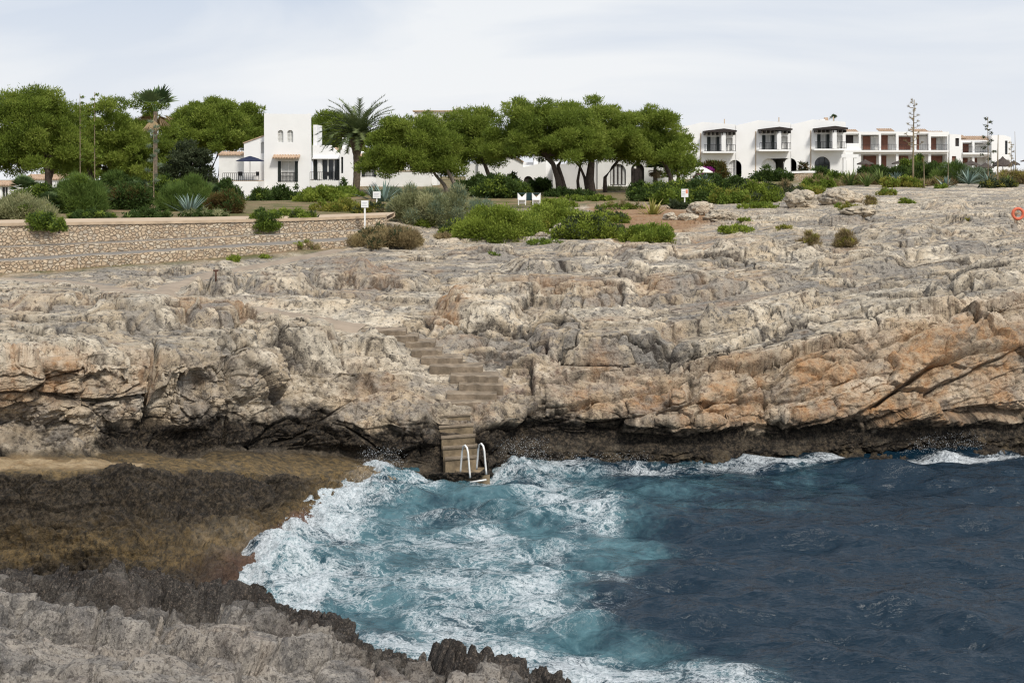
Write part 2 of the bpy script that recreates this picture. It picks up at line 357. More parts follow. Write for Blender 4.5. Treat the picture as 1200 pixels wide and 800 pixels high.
# hand placed slabs, blocks and long fissures (in the rock itself)
def slab(px, py, rx, ry, h, ang=0.0, sharp=0.42, vmin=3.5):
    global disp
    c, s = math.cos(ang), math.sin(ang); dx, dy = spx - px, spy - py
    a = (c * dx + s * dy) / rx; b = (-s * dx + c * dy) / ry
    wv = 0.12 * perlin(S * 1.1 + px * 0.1)
    r = (np.abs(a) ** 2.6 + np.abs(b) ** 2.6) ** (1 / 2.6) + wv
    disp += 1.15 * h * (1 - sstep(1 - sharp, 1.0, r)) * (vf > vmin)
    disp += -0.20 * (1 - sstep(0.0, 0.10, np.abs(r - 1.05))) * (vf > vmin) * min(1, abs(h) * 2)
for q in [(565, 368, 52, 17, 0.55, 0.12), (722, 412, 66, 20, 0.5, -0.12), (800, 388, 50, 11, 0.35, -0.1), (600, 342, 40, 10, 0.3, 0.05), (860, 380, 40, 9, 0.32, -0.12),
          (655, 396, 36, 22, 0.35, 0.2), (540, 395, 26, 10, 0.25, 0.1), (450, 405, 30, 14, 0.3, 0.0), (225, 334, 16, 9, 0.5, 0), (262, 336, 18, 10, 0.45, 0), (330, 333, 40, 11, 0.45, -0.05), (395, 325, 45, 12, 0.35, 0),
          (250, 378, 32, 15, 0.4, 0.0), (150, 375, 60, 13, 0.25, 0.1), (60, 362, 50, 10, 0.25, 0), (350, 400, 50, 20, 0.35, 0.1), (300, 440, 40, 30, 0.3, 0), (230, 460, 20, 30, -0.35, 0), (185, 470, 14, 50, -0.3, 0.2),
          (460, 330, 55, 12, 0.3, 0.05), (700, 345, 55, 10, 0.35, -0.05), (790, 335, 45, 9, 0.3, -0.1), (880, 335, 70, 8, 0.3, -0.12), (1000, 318, 70, 9, 0.35, -0.12), (1100, 300, 70, 9, 0.35, -0.1), (640, 318, 50, 8, 0.25, 0),
          (930, 300, 50, 7, 0.3, 0), (1050, 275, 60, 6, 0.3, 0), (1150, 262, 50, 6, 0.35, 0), (990, 258, 30, 5, 0.4, 0), (1110, 245, 30, 4, 0.4, 0), (870, 300, 45, 6, 0.3, 0), (760, 300, 40, 6, 0.25, 0), (1180, 330, 70, 16, 0.35, -0.15), (1120, 390, 60, 22, 0.3, -0.3), (960, 430, 60, 25, 0.25, -0.4), (560, 300, 50, 5, 0.25, 0), (690, 292, 40, 5, 0.3, 0)]:
    slab(*q)
def fissure(pts, w, depth, lift=0.0):
    global disp
    dd = pdist(spx, spy, pts); wv = w * (1 + 0.8 * perlin(S * 2.2 + pts[0][0]))
    disp += -depth * (1 - sstep(0.15 * w, np.maximum(wv, 0.3 * w), dd)) * (vf > 3.2)
    if lift:      # rock above the crack juts out over it
        up = np.interp(spx, [p[0] for p in pts], [p[1] for p in pts]) - spy
        on = (spx > pts[0][0]) & (spx < pts[-1][0])
        disp += lift * sstep(0, 3, up) * (1 - sstep(8, 60, up)) * on * (vf > 3.2)
fissure([(915, 507), (935, 500), (975, 492), (1015, 482), (1050, 458), (1090, 430), (1140, 414), (1215, 404)], 3.5, 0.55, 0.28)
fissure([(640, 490), (700, 470), (780, 455), (850, 420), (930, 375), (1010, 340), (1110, 318), (1210, 308)], 3, 0.3, 0.12)
fissure([(880, 372), (960, 345), (1060, 322), (1210, 300)], 2, 0.2)
fissure([(90, 422), (170, 428), (260, 420), (320, 408)], 2.5, 0.3, 0.1)
fissure([(690, 498), (800, 482), (900, 445), (1000, 398), (1110, 348), (1215, 330)], 2.2, 0.22, 0.10)
fissure([(600, 455), (700, 446), (800, 428), (880, 394), (960, 358)], 2.2, 0.22, 0.10)
fissure([(820, 470), (900, 462), (980, 430), (1060, 392), (1140, 362), (1215, 352)], 2.0, 0.18, 0.08)
fissure([(560, 330), (680, 322), (800, 318), (960, 300), (1100, 282), (1215, 268)], 2.0, 0.25, 0.12)
fissure([(400, 352), (480, 345), (560, 346), (640, 336), (760, 326)], 2.0, 0.25, 0.10)
fissure([(0, 395), (90, 392), (180, 386), (300, 394)], 2.0, 0.22, 0.10)
fissure([(660, 432), (700, 436), (760, 432), (810, 418)], 3, 0.4, 0.1)
fissure([(520, 375), (545, 387), (590, 392), (610, 388)], 2.5, 0.35)
fissure([(0, 470), (60, 465), (130, 470), (185, 462)], 3, 0.3, 0.15)
fissure([(620, 352), (690, 362), (760, 352), (860, 345)], 2.5, 0.35, 0.12)
fissure([(180, 400), (186, 440), (178, 520)], 4, 0.4)
fissure([(265, 420), (275, 470), (262, 520)], 3.5, 0.3)
n0 = fbm(S * 0.6 + 77, 4)
# undercut notch at the sea line
disp += -0.18 * (1 + 1.2 * n0) * sstep(2.2, 2.9, vf) * (1 - sstep(3.3, 3.9, vf)) * (1 - lower) * (0.3 + 0.7 * sstep(330, 560, spx))
disp += -0.5 * (1 - sstep(8, 34, np.hypot((spx - 215) * 0.8, (spy - 516) * 1.6))) * (vf > 2.6)
disp *= (1 - 0.93 * flat) * (1 - 0.8 * lower) * (1 - 0.9 * garden) * (1 - sstep(13.2, 14.5, vf) * 0.9)
disp -= 0.10 * flat + 0.30 * lower
disp *= sstep(0.0, 0.6, vf)
Vt = (Bf + Nf * disp[:, None]).astype(np.float32)
# the plateau weathers back in low steps along its beds
bz = S[:, 2] + (Vt[:, 2] - Bf[:, 2]) + 0.36 * fbm(S * (0.07, 0.2, 0.15) + 13, 3, gain=0.45)
for st, wt in ((0.50, 0.62), (0.19, 0.55)):
    fr = (bz / st) % 1.0
    Vt[:, 2] += wt * st * (sstep(0.50, 0.98, fr) - fr + 0.2) * w_plat * far * (1 - flat) * (1 - garden) * (1 - sstep(11, 13, vf)) * (0.35 + 0.65 * sstep(-0.3, 0.2, fbm(S * 0.25 + 55, 2)))
# stains and growths of the rock, and darker colour along its cracks
n1 = fbm(S * 0.55 + 20, 5, gain=0.6); n2 = fbm(S * 1.6 + 44, 5, gain=0.65); n3 = fbm(S * 5 + 4, 4, gain=0.65)
hz_ = Vt[:, 2]
tide = np.interp(spx, [-100, 100, 190, 230, 300, 400, 500, 600, 700, 800, 900, 1000, 1100, 1250], [2.1, 2.15, 2.2, 2.3, 1.95, 1.4, 1.35, 1.4, 1.35, 1.15, 1.05, 1.0, 1.0, 1.0])
dark = 1 - sstep(-0.22, 0.30, hz_ - tide + 0.85 * n1 + 0.7 * n2 + 0.3 * n3)
dark *= np.maximum(sstep(2.5, 3.2, vf), sstep(440, 520, spx))
dark = np.maximum(dark, 0.85 * sstep(0.05, 0.35, n2 + 0.35 * n3 - 0.15) * w_cliff * (1 - sstep(0.2, 1.7, hz_ - tide)))
upper_slope = sstep(1.15, 1.7, vf + 0.25 * n1 + 0.12 * n2) * (1 - sstep(2.0, 2.15, vf + 0.05 * n2)) * (1 - sstep(330, 420, spx + 60 * n1))
dark = np.maximum(dark, upper_slope * 0.95)
dark = np.maximum(dark, (1 - sstep(1.15, 1.35, vf + 0.22 * n1 + 0.1 * n2)) * 0.9 * (1 - sstep(200, 320, spx)))
streak = sstep(0.1, 0.42, fbm(np.stack([S[:, 0] * 1.6, S[:, 1] * 0.6, S[:, 2] * 0.22], 1) + 8, 4, gain=0.6)) * w_cliff
dark = np.maximum(dark, streak * 0.5 * (1 - sstep(0.2, 2.6, hz_ - tide)))
algae = np.maximum(w_slope * (1 - sstep(380, 470, spx)), w_shelf) * sstep(-0.5, 0.3, n1 + 0.3)
w_shelf_only = 1
algae = np.maximum(algae * (1 - sstep(560, 640, spx)), 0.8 * sstep(480, 600, spx) * (1 - sstep(0.1, 0.75, hz_ + 0.5 * n1 + 0.3 * n2)) * (vf > 0.9))
dark *= 1 - 0.55 * algae * sstep(560, 640, spx) * sstep(-0.1, 0.3, n2)
red = (1 - sstep(1.05, 1.35, vf + 0.15 * n2)) * sstep(180, 260, spx) * (1 - sstep(400, 520, spx)) * (vf > 0.5)
red = np.maximum(red, polymask(spx, spy, [(590, 425), (640, 400), (660, 440), (690, 455), (640, 475), (590, 470)], 14) * 0.55 * sstep(-0.2, 0.3, n2))
och = np.zeros(len(spx))
for c in [(0, 420, 190, 470, 0.8), (120, 440, 190, 500, 0.5), (515, 350, 560, 392, 1.0), (800, 440, 900, 500, 0.7), (930, 420, 1130, 500, 0.85), (1050, 380, 1200, 440, 0.9), (640, 430, 900, 480, 0.6), (690, 380, 760, 400, 0.4), (400, 320, 470, 345, 0.55), (200, 350, 330, 385, 0.5), (560, 390, 600, 460, 0.5), (1000, 440, 1200, 490, 0.5), (690, 240, 830, 268, 0.9), (600, 330, 900, 360, 0.4), (0, 345, 60, 370, 0.4), (400, 420, 520, 470, 0.3), (700, 262, 870, 300, 0.4)]:
    x0, y0, x1, y1, a = c
    och = np.maximum(och, a * polymask(spx + 12 * n1, spy + 8 * n1, [(x0, y0), (x1, y0), (x1, y1), (x0, y1)], 12))
och = np.clip(och * sstep(-0.25, 0.25, n1 + 0.5 * n2) + 0.5 * sstep(0.15, 0.5, n2 + 0.3 * n1) * w_cliff * 0.7 + 0.18 * w_cliff * sstep(560, 760, spx) + 0.08 * w_cliff + 0.36 * sstep(0.1, 0.5, n1) * w_plat, 0, 1) * (vf > 3)
pale = np.clip(sstep(0.0, 0.45, -n1 + 0.5 * n2) * (w_cliff * 0.9 + w_plat * 0.8), 0, 1)
blk = 0.6 * h1 + 0.55 * h2 + 0.25 * h3
pale = np.clip(pale * (0.55 + 0.9 * sstep(-0.4, 0.4, blk)) + 0.55 * sstep(0.12, 0.34, blk) * (w_cliff + w_plat), 0, 1)
pale = np.maximum(pale, polymask(spx, spy, [(680, 302), (800, 292), (810, 318), (690, 325)], 10) * 0.9)
soil = polymask(spx + 10 * n1, spy + 3 * n2, [(690, 241), (770, 241), (845, 252), (800, 272), (700, 265)], 5) * (vf > 8)
shelfsand = polymask(spx, spy, [(-300, 540), (20, 533), (120, 538), (170, 542), (165, 548), (90, 549), (-300, 552)], 4) * (vf > 1.7) * (vf < 3.4) * 0.9
lich = sstep(0.02, 0.30, -blk + 0.25 * n1) * (w_cliff * 0.5 + w_plat) * (1 - garden)
crkC = 0.45 * (1 - sstep(0.0, 0.035, eC)) * w_cliff
crk = np.maximum(crkC, np.maximum((1 - sstep(0.0, 0.05, e1)), 0.8 * (1 - sstep(0, 0.05, e2))) * (0.0 * w_cliff + w_plat * (1 - sstep(10, 12, vf))) * (1 - garden) * (1 - flat))  # darker colour along the same block borders that are carved as cracks
col_l = np.stack([lich, crk, 1 - 0.65 * w_cliff * sstep(0.6, 1.6, hz_ - tide), 0 * crk + 1], 1)
m1 = np.stack([dark, algae, red, och], 1); m2 = np.stack([pale, soil, shelfsand, garden], 1)

t = NT('limestone')
A1 = t.attr('stain'); A2 = t.attr('tone')
s1 = t.n('ShaderNodeSeparateColor', {0: A1.outputs['Color']}); s2 = t.n('ShaderNodeSeparateColor', {0: A2.outputs['Color']})
nb = t.noise(0.5, 9, 0.62, dist=0.4); nm = t.noise(2.6, 9, 0.68); nf = t.noise(13, 7, 0.7); ns = t.noise(5.5, 9, 0.75)
nl = t.noise(0.9, 8, 0.7, dist=0.6)
c = t.mix(t.rng(nb, 0.38, 0.60), (0.285, 0.25, 0.20), (0.55, 0.44, 0.305))
A3 = t.attr('growth_cracks'); s3 = t.n('ShaderNodeSeparateColor', {0: A3.outputs['Color']})
c = t.mix(t.rng(nm, 0.50, 0.72), c, (0.68, 0.585, 0.45))
c = t.mix(t.math('MULTIPLY', s2.outputs[0], t.rng(nm, 0.3, 0.6)), c, (0.76, 0.67, 0.53))
c = t.mix(t.math('MULTIPLY', t.rng(t.math('ADD', nl, t.math('MULTIPLY', s3.outputs[0], 0.16)), 0.52, 0.62), t.math('MULTIPLY', s3.outputs[2], 0.68)), c, t.mix(t.rng(nf, 0.4, 0.6), (0.16, 0.152, 0.142), (0.33, 0.31, 0.285)))
c = t.mix(t.math('MULTIPLY', t.rng(ns, 0.52, 0.58), 0.8), c, (0.085, 0.077, 0.068))
c = t.mix(t.math('MULTIPLY', s3.outputs[1], t.rng(ns, 0.3, 0.5)), c, (0.06, 0.05, 0.042))
c = t.mix(t.math('MULTIPLY', A1.outputs['Alpha'], t.rng(nm, 0.25, 0.62)), c, t.mix(t.rng(nf, 0.35, 0.65), (0.35, 0.165, 0.07), (0.55, 0.345, 0.175)))
c = t.mix(t.math('MULTIPLY', s1.outputs[1], 0.92), c, t.mix(t.rng(t.noise(6, 9, 0.78), 0.42, 0.60), (0.035, 0.026, 0.012), (0.23, 0.15, 0.055)))
c = t.mix(t.math('MULTIPLY', s1.outputs[2], 0.8), c, t.mix(t.rng(nm, 0.35, 0.65), (0.06, 0.03, 0.025), (0.22, 0.12, 0.09)))
dk = t.math('MULTIPLY', s1.outputs[0], t.rng(nf, 0.28, 0.44, 0.76, 1.0))
c = t.mix(dk, c, t.mix(t.rng(t.noise(9, 8, 0.8), 0.47, 0.60), (0.011, 0.009, 0.007), (0.095, 0.073, 0.05)))
c = t.mix(s2.outputs[2], c, t.mix(t.rng(nm, 0.35, 0.65), (0.30, 0.2, 0.1), (0.55, 0.42, 0.26)))
c = t.mix(A2.outputs['Alpha'], c, t.mix(t.rng(nb, 0.4, 0.6), t.mix(t.rng(nm, 0.35, 0.65), (0.075, 0.085, 0.022), (0.17, 0.155, 0.06)), (0.27, 0.19, 0.11)))
c = t.mix(s2.outputs[1], c, t.mix(t.rng(nm, 0.35, 0.65), (0.26, 0.14, 0.07), (0.36, 0.24, 0.14)))
c = t.mix(t.math('MULTIPLY', t.rng(nf, 0.56, 0.72), 0.5), c, (0.07, 0.065, 0.06))
hh = t.math('ADD', t.math('MULTIPLY', nm, 1.6), t.math('ADD', t.math('MULTIPLY', nf, 0.5), ns))
ROCK = t.fin(c, t.rng(s1.outputs[1], 0, 1, 0.9, 0.62), t.bump(hh, 0.9, 0.11), 0.25)
idx = np.arange(nu * nv).reshape(nu, nv)
fc = np.stack([idx[:-1, :-1], idx[1:, :-1], idx[1:, 1:], idx[:-1, 1:]], -1).reshape(-1, 4)
coast = tag(mesh_np('rocky_coast', Vt, fc, ROCK, smooth=True, attrs={'stain': ('POINT', 'FLOAT_COLOR', m1), 'tone': ('POINT', 'FLOAT_COLOR', m2), 'growth_cracks': ('POINT', 'FLOAT_COLOR', col_l)}),
            'broken grey and ochre limestone coast rising from a dark tide line', 'rocky coast', kind='structure')

# ------------------------------------------------------------------ near rock the photo was taken from
fcols = {
 -700: [(1700, 6.8), (1050, 5.9), (860, 5.0), (800, 4.7), (740, 4.3), (690, 3.9), (640, 3.4), (650, 2.0), (700, -0.6)],
 -150: [(1700, 6.6), (1050, 5.6), (860, 4.8), (800, 4.5), (740, 4.1), (690, 3.65), (645, 3.2), (655, 1.8), (720, -0.8)],
 0: [(1700, 6.4), (1050, 5.3), (860, 4.5), (800, 4.2), (745, 3.85), (700, 3.35), (668, 2.8), (676, 1.4), (740, -0.8)],
 80: [(1700, 6.4), (1050, 5.2), (860, 4.25), (800, 3.9), (750, 3.45), (715, 2.9), (684, 2.2), (690, 1.0), (760, -0.8)],
 180: [(1700, 6.3), (1050, 5.0), (860, 4.0), (800, 3.55), (750, 3.0), (715, 2.45), (682, 1.7), (692, 0.6), (770, -0.9)],
 280: [(1700, 6.2), (1050, 4.8), (865, 3.65), (805, 3.1), (760, 2.6), (722, 2.1), (697, 1.55), (708, 0.4), (780, -0.9)],
 360: [(1700, 6.0), (1050, 4.6), (870, 3.4), (815, 2.85), (778, 2.4), (752, 2.0), (738, 1.6), (750, 0.3), (820, -1)],
 450: [(1700, 5.9), (1050, 4.4), (880, 3.1), (830, 2.6), (798, 2.2), (778, 1.85), (766, 1.5), (778, 0.25), (850, -1)],
 560: [(1700, 5.7), (1050, 4.1), (900, 2.9), (855, 2.4), (822, 1.9), (803, 1.55), (790, 1.25), (802, 0.2), (870, -1)],
 660: [(1700, 5.4), (1080, 3.7), (930, 2.5), (885, 2.0), (850, 1.5), (824, 1.2), (806, 1.0), (815, 0.1), (890, -1)],
 760: [(1700, 5.0), (1150, 3.2), (1000, 2.0), (950, 1.5), (920, 1.1), (900, 0.8), (885, 0.5), (895, -0.1), (950, -1)],
 1100: [(1700, 4.0), (1300, 2.2), (1150, 1.2), (1100, 0.8), (1070, 0.5), (1050, 0.2), (1040, 0.0), (1050, -0.3), (1100, -1)],
}
FX = np.array(sorted(fcols)); FK = np.array([[(D(y, z), z) for y, z in fcols[c]] for c in sorted(fcols)])
U2 = np.concatenate([np.linspace(-700, -40, 60, endpoint=False), np.linspace(-40, 740, 760, endpoint=False), np.linspace(740, 1100, 60)])
SEG2 = [16, 36, 100, 110, 110, 130, 80, 40]
V2 = np.concatenate([np.linspace(k, k + 1, n, endpoint=False) for k, n in enumerate(SEG2)] + [np.array([8.0])])
uu2, vv2 = np.meshgrid(U2, V2, indexing='ij')
wq = perlin(np.stack([uu2.ravel() * 0.02, vv2.ravel() * 0.8, np.zeros(uu2.size)], 1)).reshape(uu2.shape)
q2 = uu2 + 25 * wq * (uu2 > -60) * (uu2 < 760); k2 = np.clip(np.floor(vv2).astype(int), 0, 7); t2 = vv2 - k2
B2 = np.empty(uu2.shape + (3,))
for k in range(8):
    m = k2 == k
    for c_, j in ((0, 1), (1, 2)):
        B2[..., j][m] = np.interp(q2[m], FX, FK[:, k, c_]) * (1 - t2[m]) + np.interp(q2[m], FX, FK[:, k + 1, c_]) * t2[m]
B2[..., 0] = (uu2 - 600) / F * B2[..., 1]
N2 = np.cross(np.gradient(B2, axis=0), np.gradient(B2, axis=1)); N2 /= np.linalg.norm(N2, axis=-1, keepdims=True) + 1e-9
b2 = B2.reshape(-1, 3); n2_ = N2.reshape(-1, 3); v2 = vv2.ravel(); px2 = uu2.ravel()
w2 = np.stack([fbm(b2 * 0.8 + k * 9, 3) for k in (1, 2, 3)], 1)
ha, ea = cells((b2 + 0.5 * w2) * (0.62, 0.62, 0.8)); hb, eb = cells((b2 + 0.3 * w2) * (1.7, 1.9, 1.9) + 3); hc, ec = cells((b2 + 0.2 * w2) * 3.3 + 7)
rg = fbm(b2 * 2.2 + 0.6 * w2, 6, gain=0.58); rr = fbm(b2 * 4.2 + 3 + 0.5 * w2, 5, ridge=True, gain=0.6); fn = fbm(b2 * 18, 4, gain=0.65)
edge_n = fbm(b2 * 0.6 + 30, 4)
karst = sstep(4.7, 6.0, v2 + 0.9 * edge_n + np.interp(px2, [0, 150, 300, 450, 700], [-0.35, 0.15, 0.45, 1.0, 1.5]))
d2 = 0.34 * ha - 0.26 * (1 - sstep(0, 0.07, ea)) + 0.10 * hb - 0.13 * (1 - sstep(0, 0.10, eb)) + 0.09 * rg + 0.020 * fn + 0.006 * fbm(b2 * 45, 3, gain=0.65)
lump = fbm(b2 * 1.25 + 5, 3)
d2 = d2 + karst * (0.06 * rr + 0.17 * hc - 0.12 * (1 - sstep(0, 0.16, ec)) + 0.15 * np.maximum(lump, -0.2) * sstep(4.5, 6, v2)) + 0.018 * rr + 0.03 * (1 - karst) * hc
d2 -= 0.2 * sstep(0.3, 0.55, fbm(b2 * 2.0 + 60, 3)) * (0.35 + 0.65 * karst)
VV2 = b2 + n2_ * d2[:, None]
rim = sstep(4.9, 5.9, v2 + 0.8 * edge_n + np.interp(px2, [0, 150, 300, 450, 700], [0.0, 0.25, 0.3, 0.5, 0.9]))
dk2 = np.maximum(rim, 0.55 * karst) * sstep(-0.6, 0.0, fbm(b2 * 1.6 + 90, 5, gain=0.6) + 0.8 * (karst - 0.55) + 0.25 * sstep(6, 7, v2))
dk2 = np.maximum(dk2, sstep(6.9, 7.3, v2) * 0.95)
m1b = np.stack([dk2 * 0.9, np.zeros_like(dk2), 0.55 * karst * sstep(-0.1, 0.4, fbm(b2 * 1.1 + 12, 4)), 0.22 * sstep(0.1, 0.5, fbm(b2 * 0.7 + 2, 4))], 1)
m2b = np.stack([0.55 * sstep(0.0, 0.4, fbm(b2 * 0.8 + 70, 4)) * (1 - karst), np.zeros_like(dk2), np.zeros_like(dk2), np.zeros_like(dk2)], 1)
t = NT('karst_rock')
A1 = t.attr('stain'); A2 = t.attr('tone')
s1 = t.n('ShaderNodeSeparateColor', {0: A1.outputs['Color']}); s2 = t.n('ShaderNodeSeparateColor', {0: A2.outputs['Color']})
nb = t.noise(1.1, 9, 0.66, dist=0.4); nm = t.noise(6, 9, 0.68); nf = t.noise(38, 7, 0.7); ns = t.noise(14, 9, 0.75)
c = t.mix(t.rng(nb, 0.42, 0.58), (0.20, 0.186, 0.172), (0.48, 0.43, 0.37))
c = t.mix(t.rng(nm, 0.50, 0.75), c, (0.50, 0.45, 0.385))
c = t.mix(t.math('MULTIPLY', s2.outputs[0], t.rng(nm, 0.3, 0.6)), c, (0.52, 0.43, 0.34))
c = t.mix(t.math('MULTIPLY', t.rng(ns, 0.51, 0.57), 0.75), c, (0.075, 0.068, 0.062))
ng = t.noise(30, 6, 0.8)
c = t.mix(t.math('MULTIPLY', t.rng(ng, 0.54, 0.64), 0.6), c, (0.62, 0.56, 0.48))
c = t.mix(t.math('MULTIPLY', t.rng(ng, 0.44, 0.37), 0.7), c, (0.07, 0.062, 0.055))
c = t.mix(t.math('MULTIPLY', A1.outputs['Alpha'], t.rng(nm, 0.25, 0.62)), c, (0.42, 0.27, 0.17))
c = t.mix(t.math('MULTIPLY', s1.outputs[2], 0.7), c, (0.11, 0.06, 0.04))
c = t.mix(t.math('MULTIPLY', s1.outputs[0], t.rng(nf, 0.25, 0.5, 0.6, 1.0)), c, t.mix(t.rng(t.noise(22, 7, 0.8), 0.53, 0.61), (0.014, 0.011, 0.009), (0.18, 0.14, 0.11)))
hh = t.math('ADD', t.math('MULTIPLY', nm, 1.5), t.math('ADD', t.math('MULTIPLY', nf, 0.5), ns))
KARST = t.fin(c, 0.88, t.bump(hh, 1.0, 0.06), 0.25)
nu2, nv2 = uu2.shape; id2 = np.arange(nu2 * nv2).reshape(nu2, nv2)
f2_ = np.stack([id2[:-1, :-1], id2[1:, :-1], id2[1:, 1:], id2[:-1, 1:]], -1).reshape(-1, 4)
near_rock = tag(mesh_np('near_rock', VV2, f2_, KARST, smooth=True, attrs={'stain': ('POINT', 'FLOAT_COLOR', m1b), 'tone': ('POINT', 'FLOAT_COLOR', m2b)}),
    'sharp pitted grey rock ledge with a dark edge above the surf', 'rocky ledge', kind='structure')

# ------------------------------------------------------------------ sea
U3 = np.concatenate([np.linspace(-2500, 150, 40, endpoint=False), np.linspace(150, 1215, 980, endpoint=False), np.linspace(1215, 5000, 60)])
R3 = np.concatenate([np.linspace(3200, 830, 30, endpoint=False), np.linspace(830, 505, 400, endpoint=False), np.linspace(505, 400, 10)])
uu3, rr3 = np.meshgrid(U3, R3, indexing='ij')
d3 = CZ * F / (rr3 - YH); W = np.stack([(uu3 - 600) / F * d3, d3, np.zeros_like(d3)], -1).reshape(-1, 3)
wx, wy = uu3.ravel(), rr3.ravel()
def wave(dirdeg, lam, a, ph, sharp=1.0):
    th = math.radians(dirdeg); k = 2 * math.pi / lam
    s = W[:, 0] * math.cos(th) + W[:, 1] * math.sin(th) + 0.9 * wv1 * min(1, lam / 3)
    return a * (2 * ((0.5 + 0.5 * np.sin(k * s + ph)) ** sharp) - 1)
wv1 = 1.6 * perlin(W * 0.13 + 3) + 0.5 * perlin(W * 0.5 + 9)
H = wave(78, 6.2, 0.10, 0.3, 1.5) + wave(62, 3.7, 0.07, 1.0, 1.5) + wave(101, 2.6, 0.065, 2.0, 1.5) + wave(48, 1.7, 0.042, .4, 1.4) + wave(118, 1.15, 0.028, .7, 1.3) + wave(83, 0.75, 0.016, 2.7)
chop = (wave(70, 1.45, 0.035, 1.1, 1.7) + wave(97, 0.95, 0.022, .2, 1.7) + wave(52, 0.62, 0.011, 2.2, 1.5)) * sstep(-0.35, 0.3, perlin(W * (0.22, 0.35, 1) + 70))
H = 1.5 * (H + 1.25 * chop) * (0.75 + 0.5 * perlin(W * 0.2 + 30)) + 0.12 * fbm(W * (0.7, 1.1, 1) + 4, 5, gain=0.55) + 0.05 * fbm(W * (0.9, 1.6, 1) + 14, 4, ridge=True, gain=0.5)
surf1 = [(236, 708), (258, 670), (270, 632), (318, 606), (364, 588), (412, 568), (428, 546), (470, 556), (540, 556), (590, 536), (650, 540), (700, 545), (640, 560), (590, 566), (500, 585), (450, 600), (420, 640), (400, 680), (380, 720), (352, 742), (310, 716)]
wu, wv_ = 22 * fbm(W * 0.5 + 91, 4), 8 * fbm(W * 0.5 + 17, 4)
wx, wy = wx + wu * sstep(480, 560, wx), wy + wv_ * sstep(480, 560, wx)
dens = np.maximum.reduce([
    0.55 * polymask(wx, wy, surf1, 20), 0.76 * (1 - sstep(6, 26, pdist(wx, wy, [(282, 690), (312, 664), (338, 625), (372, 597), (424, 573), (446, 556)]))),
    0.44 * polymask(wx, wy, [(340, 640), (430, 585), (560, 570), (690, 600), (720, 640), (690, 700), (660, 760), (560, 800), (420, 770), (360, 735)], 60),
    0.56 * polymask(wx, wy, [(360, 735), (420, 720), (520, 745), (620, 735), (700, 745), (780, 760), (870, 765), (985, 800), (940, 830), (560, 830)], 22),
    0.50 * polymask(wx, wy, [(560, 545), (720, 548), (740, 580), (735, 625), (680, 640), (600, 600)], 45),
    0.5 * polymask(wx, wy, [(640, 538), (900, 534), (1000, 532), (1010, 543), (900, 552), (740, 556), (640, 556)], 9),
    0.58 * polymask(wx, wy, [(1030, 534), (1100, 528), (1230, 520), (1230, 540), (1120, 542), (1040, 548)], 6),
    0.34 * polymask(wx, wy, [(560, 660), (740, 640), (780, 690), (720, 740), (600, 740)], 30)])
wx, wy = uu3.ravel(), rr3.ravel()
wx, wy = wx + 40 * fbm(W * 0.35 + 3, 4), wy + 14 * fbm(W * 0.35 + 33, 4)
aer0 = np.maximum.reduce([polymask(wx, wy, [(270, 700), (340, 600), (430, 560), (650, 545), (760, 575), (760, 640), (700, 680), (690, 740), (600, 830), (350, 760)], 60),
    0.5 * polymask(wx, wy, [(640, 545), (960, 540), (980, 575), (760, 590)], 70), 0.5 * polymask(wx, wy, [(700, 740), (900, 760), (990, 830), (600, 830)], 25)])
aer = np.clip(aer0 * (0.55 + 1.1 * sstep(-0.35, 0.3, fbm(W * (0.35, 0.5, 1) + 61, 5, gain=0.6))), 0, 1)
wx, wy = uu3.ravel(), rr3.ravel()
rg3 = fbm(W * (1.5, 1.9, 1) + 21, 5, ridge=True, gain=0.6)
surfm = polymask(wx, wy, surf1, 10)
crest = (1 - sstep(10, 34, pdist(wx, wy, [(318, 668), (346, 622), (384, 596), (430, 572), (452, 560), (480, 563)])))
splash = 0.75 * (1 - sstep(0, 1, np.hypot((wx - 446) / 26, (wy - 570) / 16))) + 0.75 * (1 - sstep(0, 1, np.hypot((wx - 606) / 40, (wy - 552) / 13))) + 0.5 * (1 - sstep(0, 1, np.hypot((wx - 345) / 22, (wy - 628) / 22))) + 0.4 * (1 - sstep(0, 1, np.hypot((wx - 1110) / 40, (wy - 533) / 8)))
H = H + 0.13 * surfm * np.maximum(rg3, -0.3) + 0.16 * crest * (0.7 + 0.5 * rg3) + 0.55 * splash * np.maximum(0, 0.25 + 0.8 * fbm(W * 2.0 + 2, 5, ridge=True, gain=0.6))
dens = np.clip(dens * (0.95 + 0.9 * fbm(W * 0.55 + 8, 4)), 0, 1)
dens = np.maximum(dens, 0.9 * (1 - sstep(5, 17, pdist(wx, wy, [(270, 672), (284, 648), (304, 622), (330, 604)]))))
W[:, 2] = H - 0.03
t = NT('sea_water')
fa = t.attr('foam'); fs = t.n('ShaderNodeSeparateColor', {0: fa.outputs['Color']})
vec = t.scaled(1, 1.25, 1)
n1_ = t.noise(0.9, 6, 0.6, vec, 0.9); n2__ = t.noise(2.6, 7, 0.66, vec, 1.3); n3_ = t.noise(8, 6, 0.68, vec, 0.9)
def ridged(f): return t.math('SUBTRACT', 1.0, t.math('MULTIPLY', t.math('ABSOLUTE', t.math('SUBTRACT', f, 0.5)), 5.0))
lace = t.math('MAXIMUM', ridged(n1_), t.math('MAXIMUM', ridged(n2__), t.math('MULTIPLY', ridged(n3_), 0.8)))
body = t.math('ADD', t.math('MULTIPLY', n1_, 0.5), t.math('MULTIPLY', n2__, 0.5))
n4_ = t.noise(19, 4, 0.65, vec, 0.6)
lace = t.math('ADD', t.math('MULTIPLY', lace, 0.8), t.math('MULTIPLY', ridged(n4_), 0.25))
pat = t.math('ADD', t.math('MULTIPLY', lace, 0.70), t.math('MULTIPLY', body, 0.50))
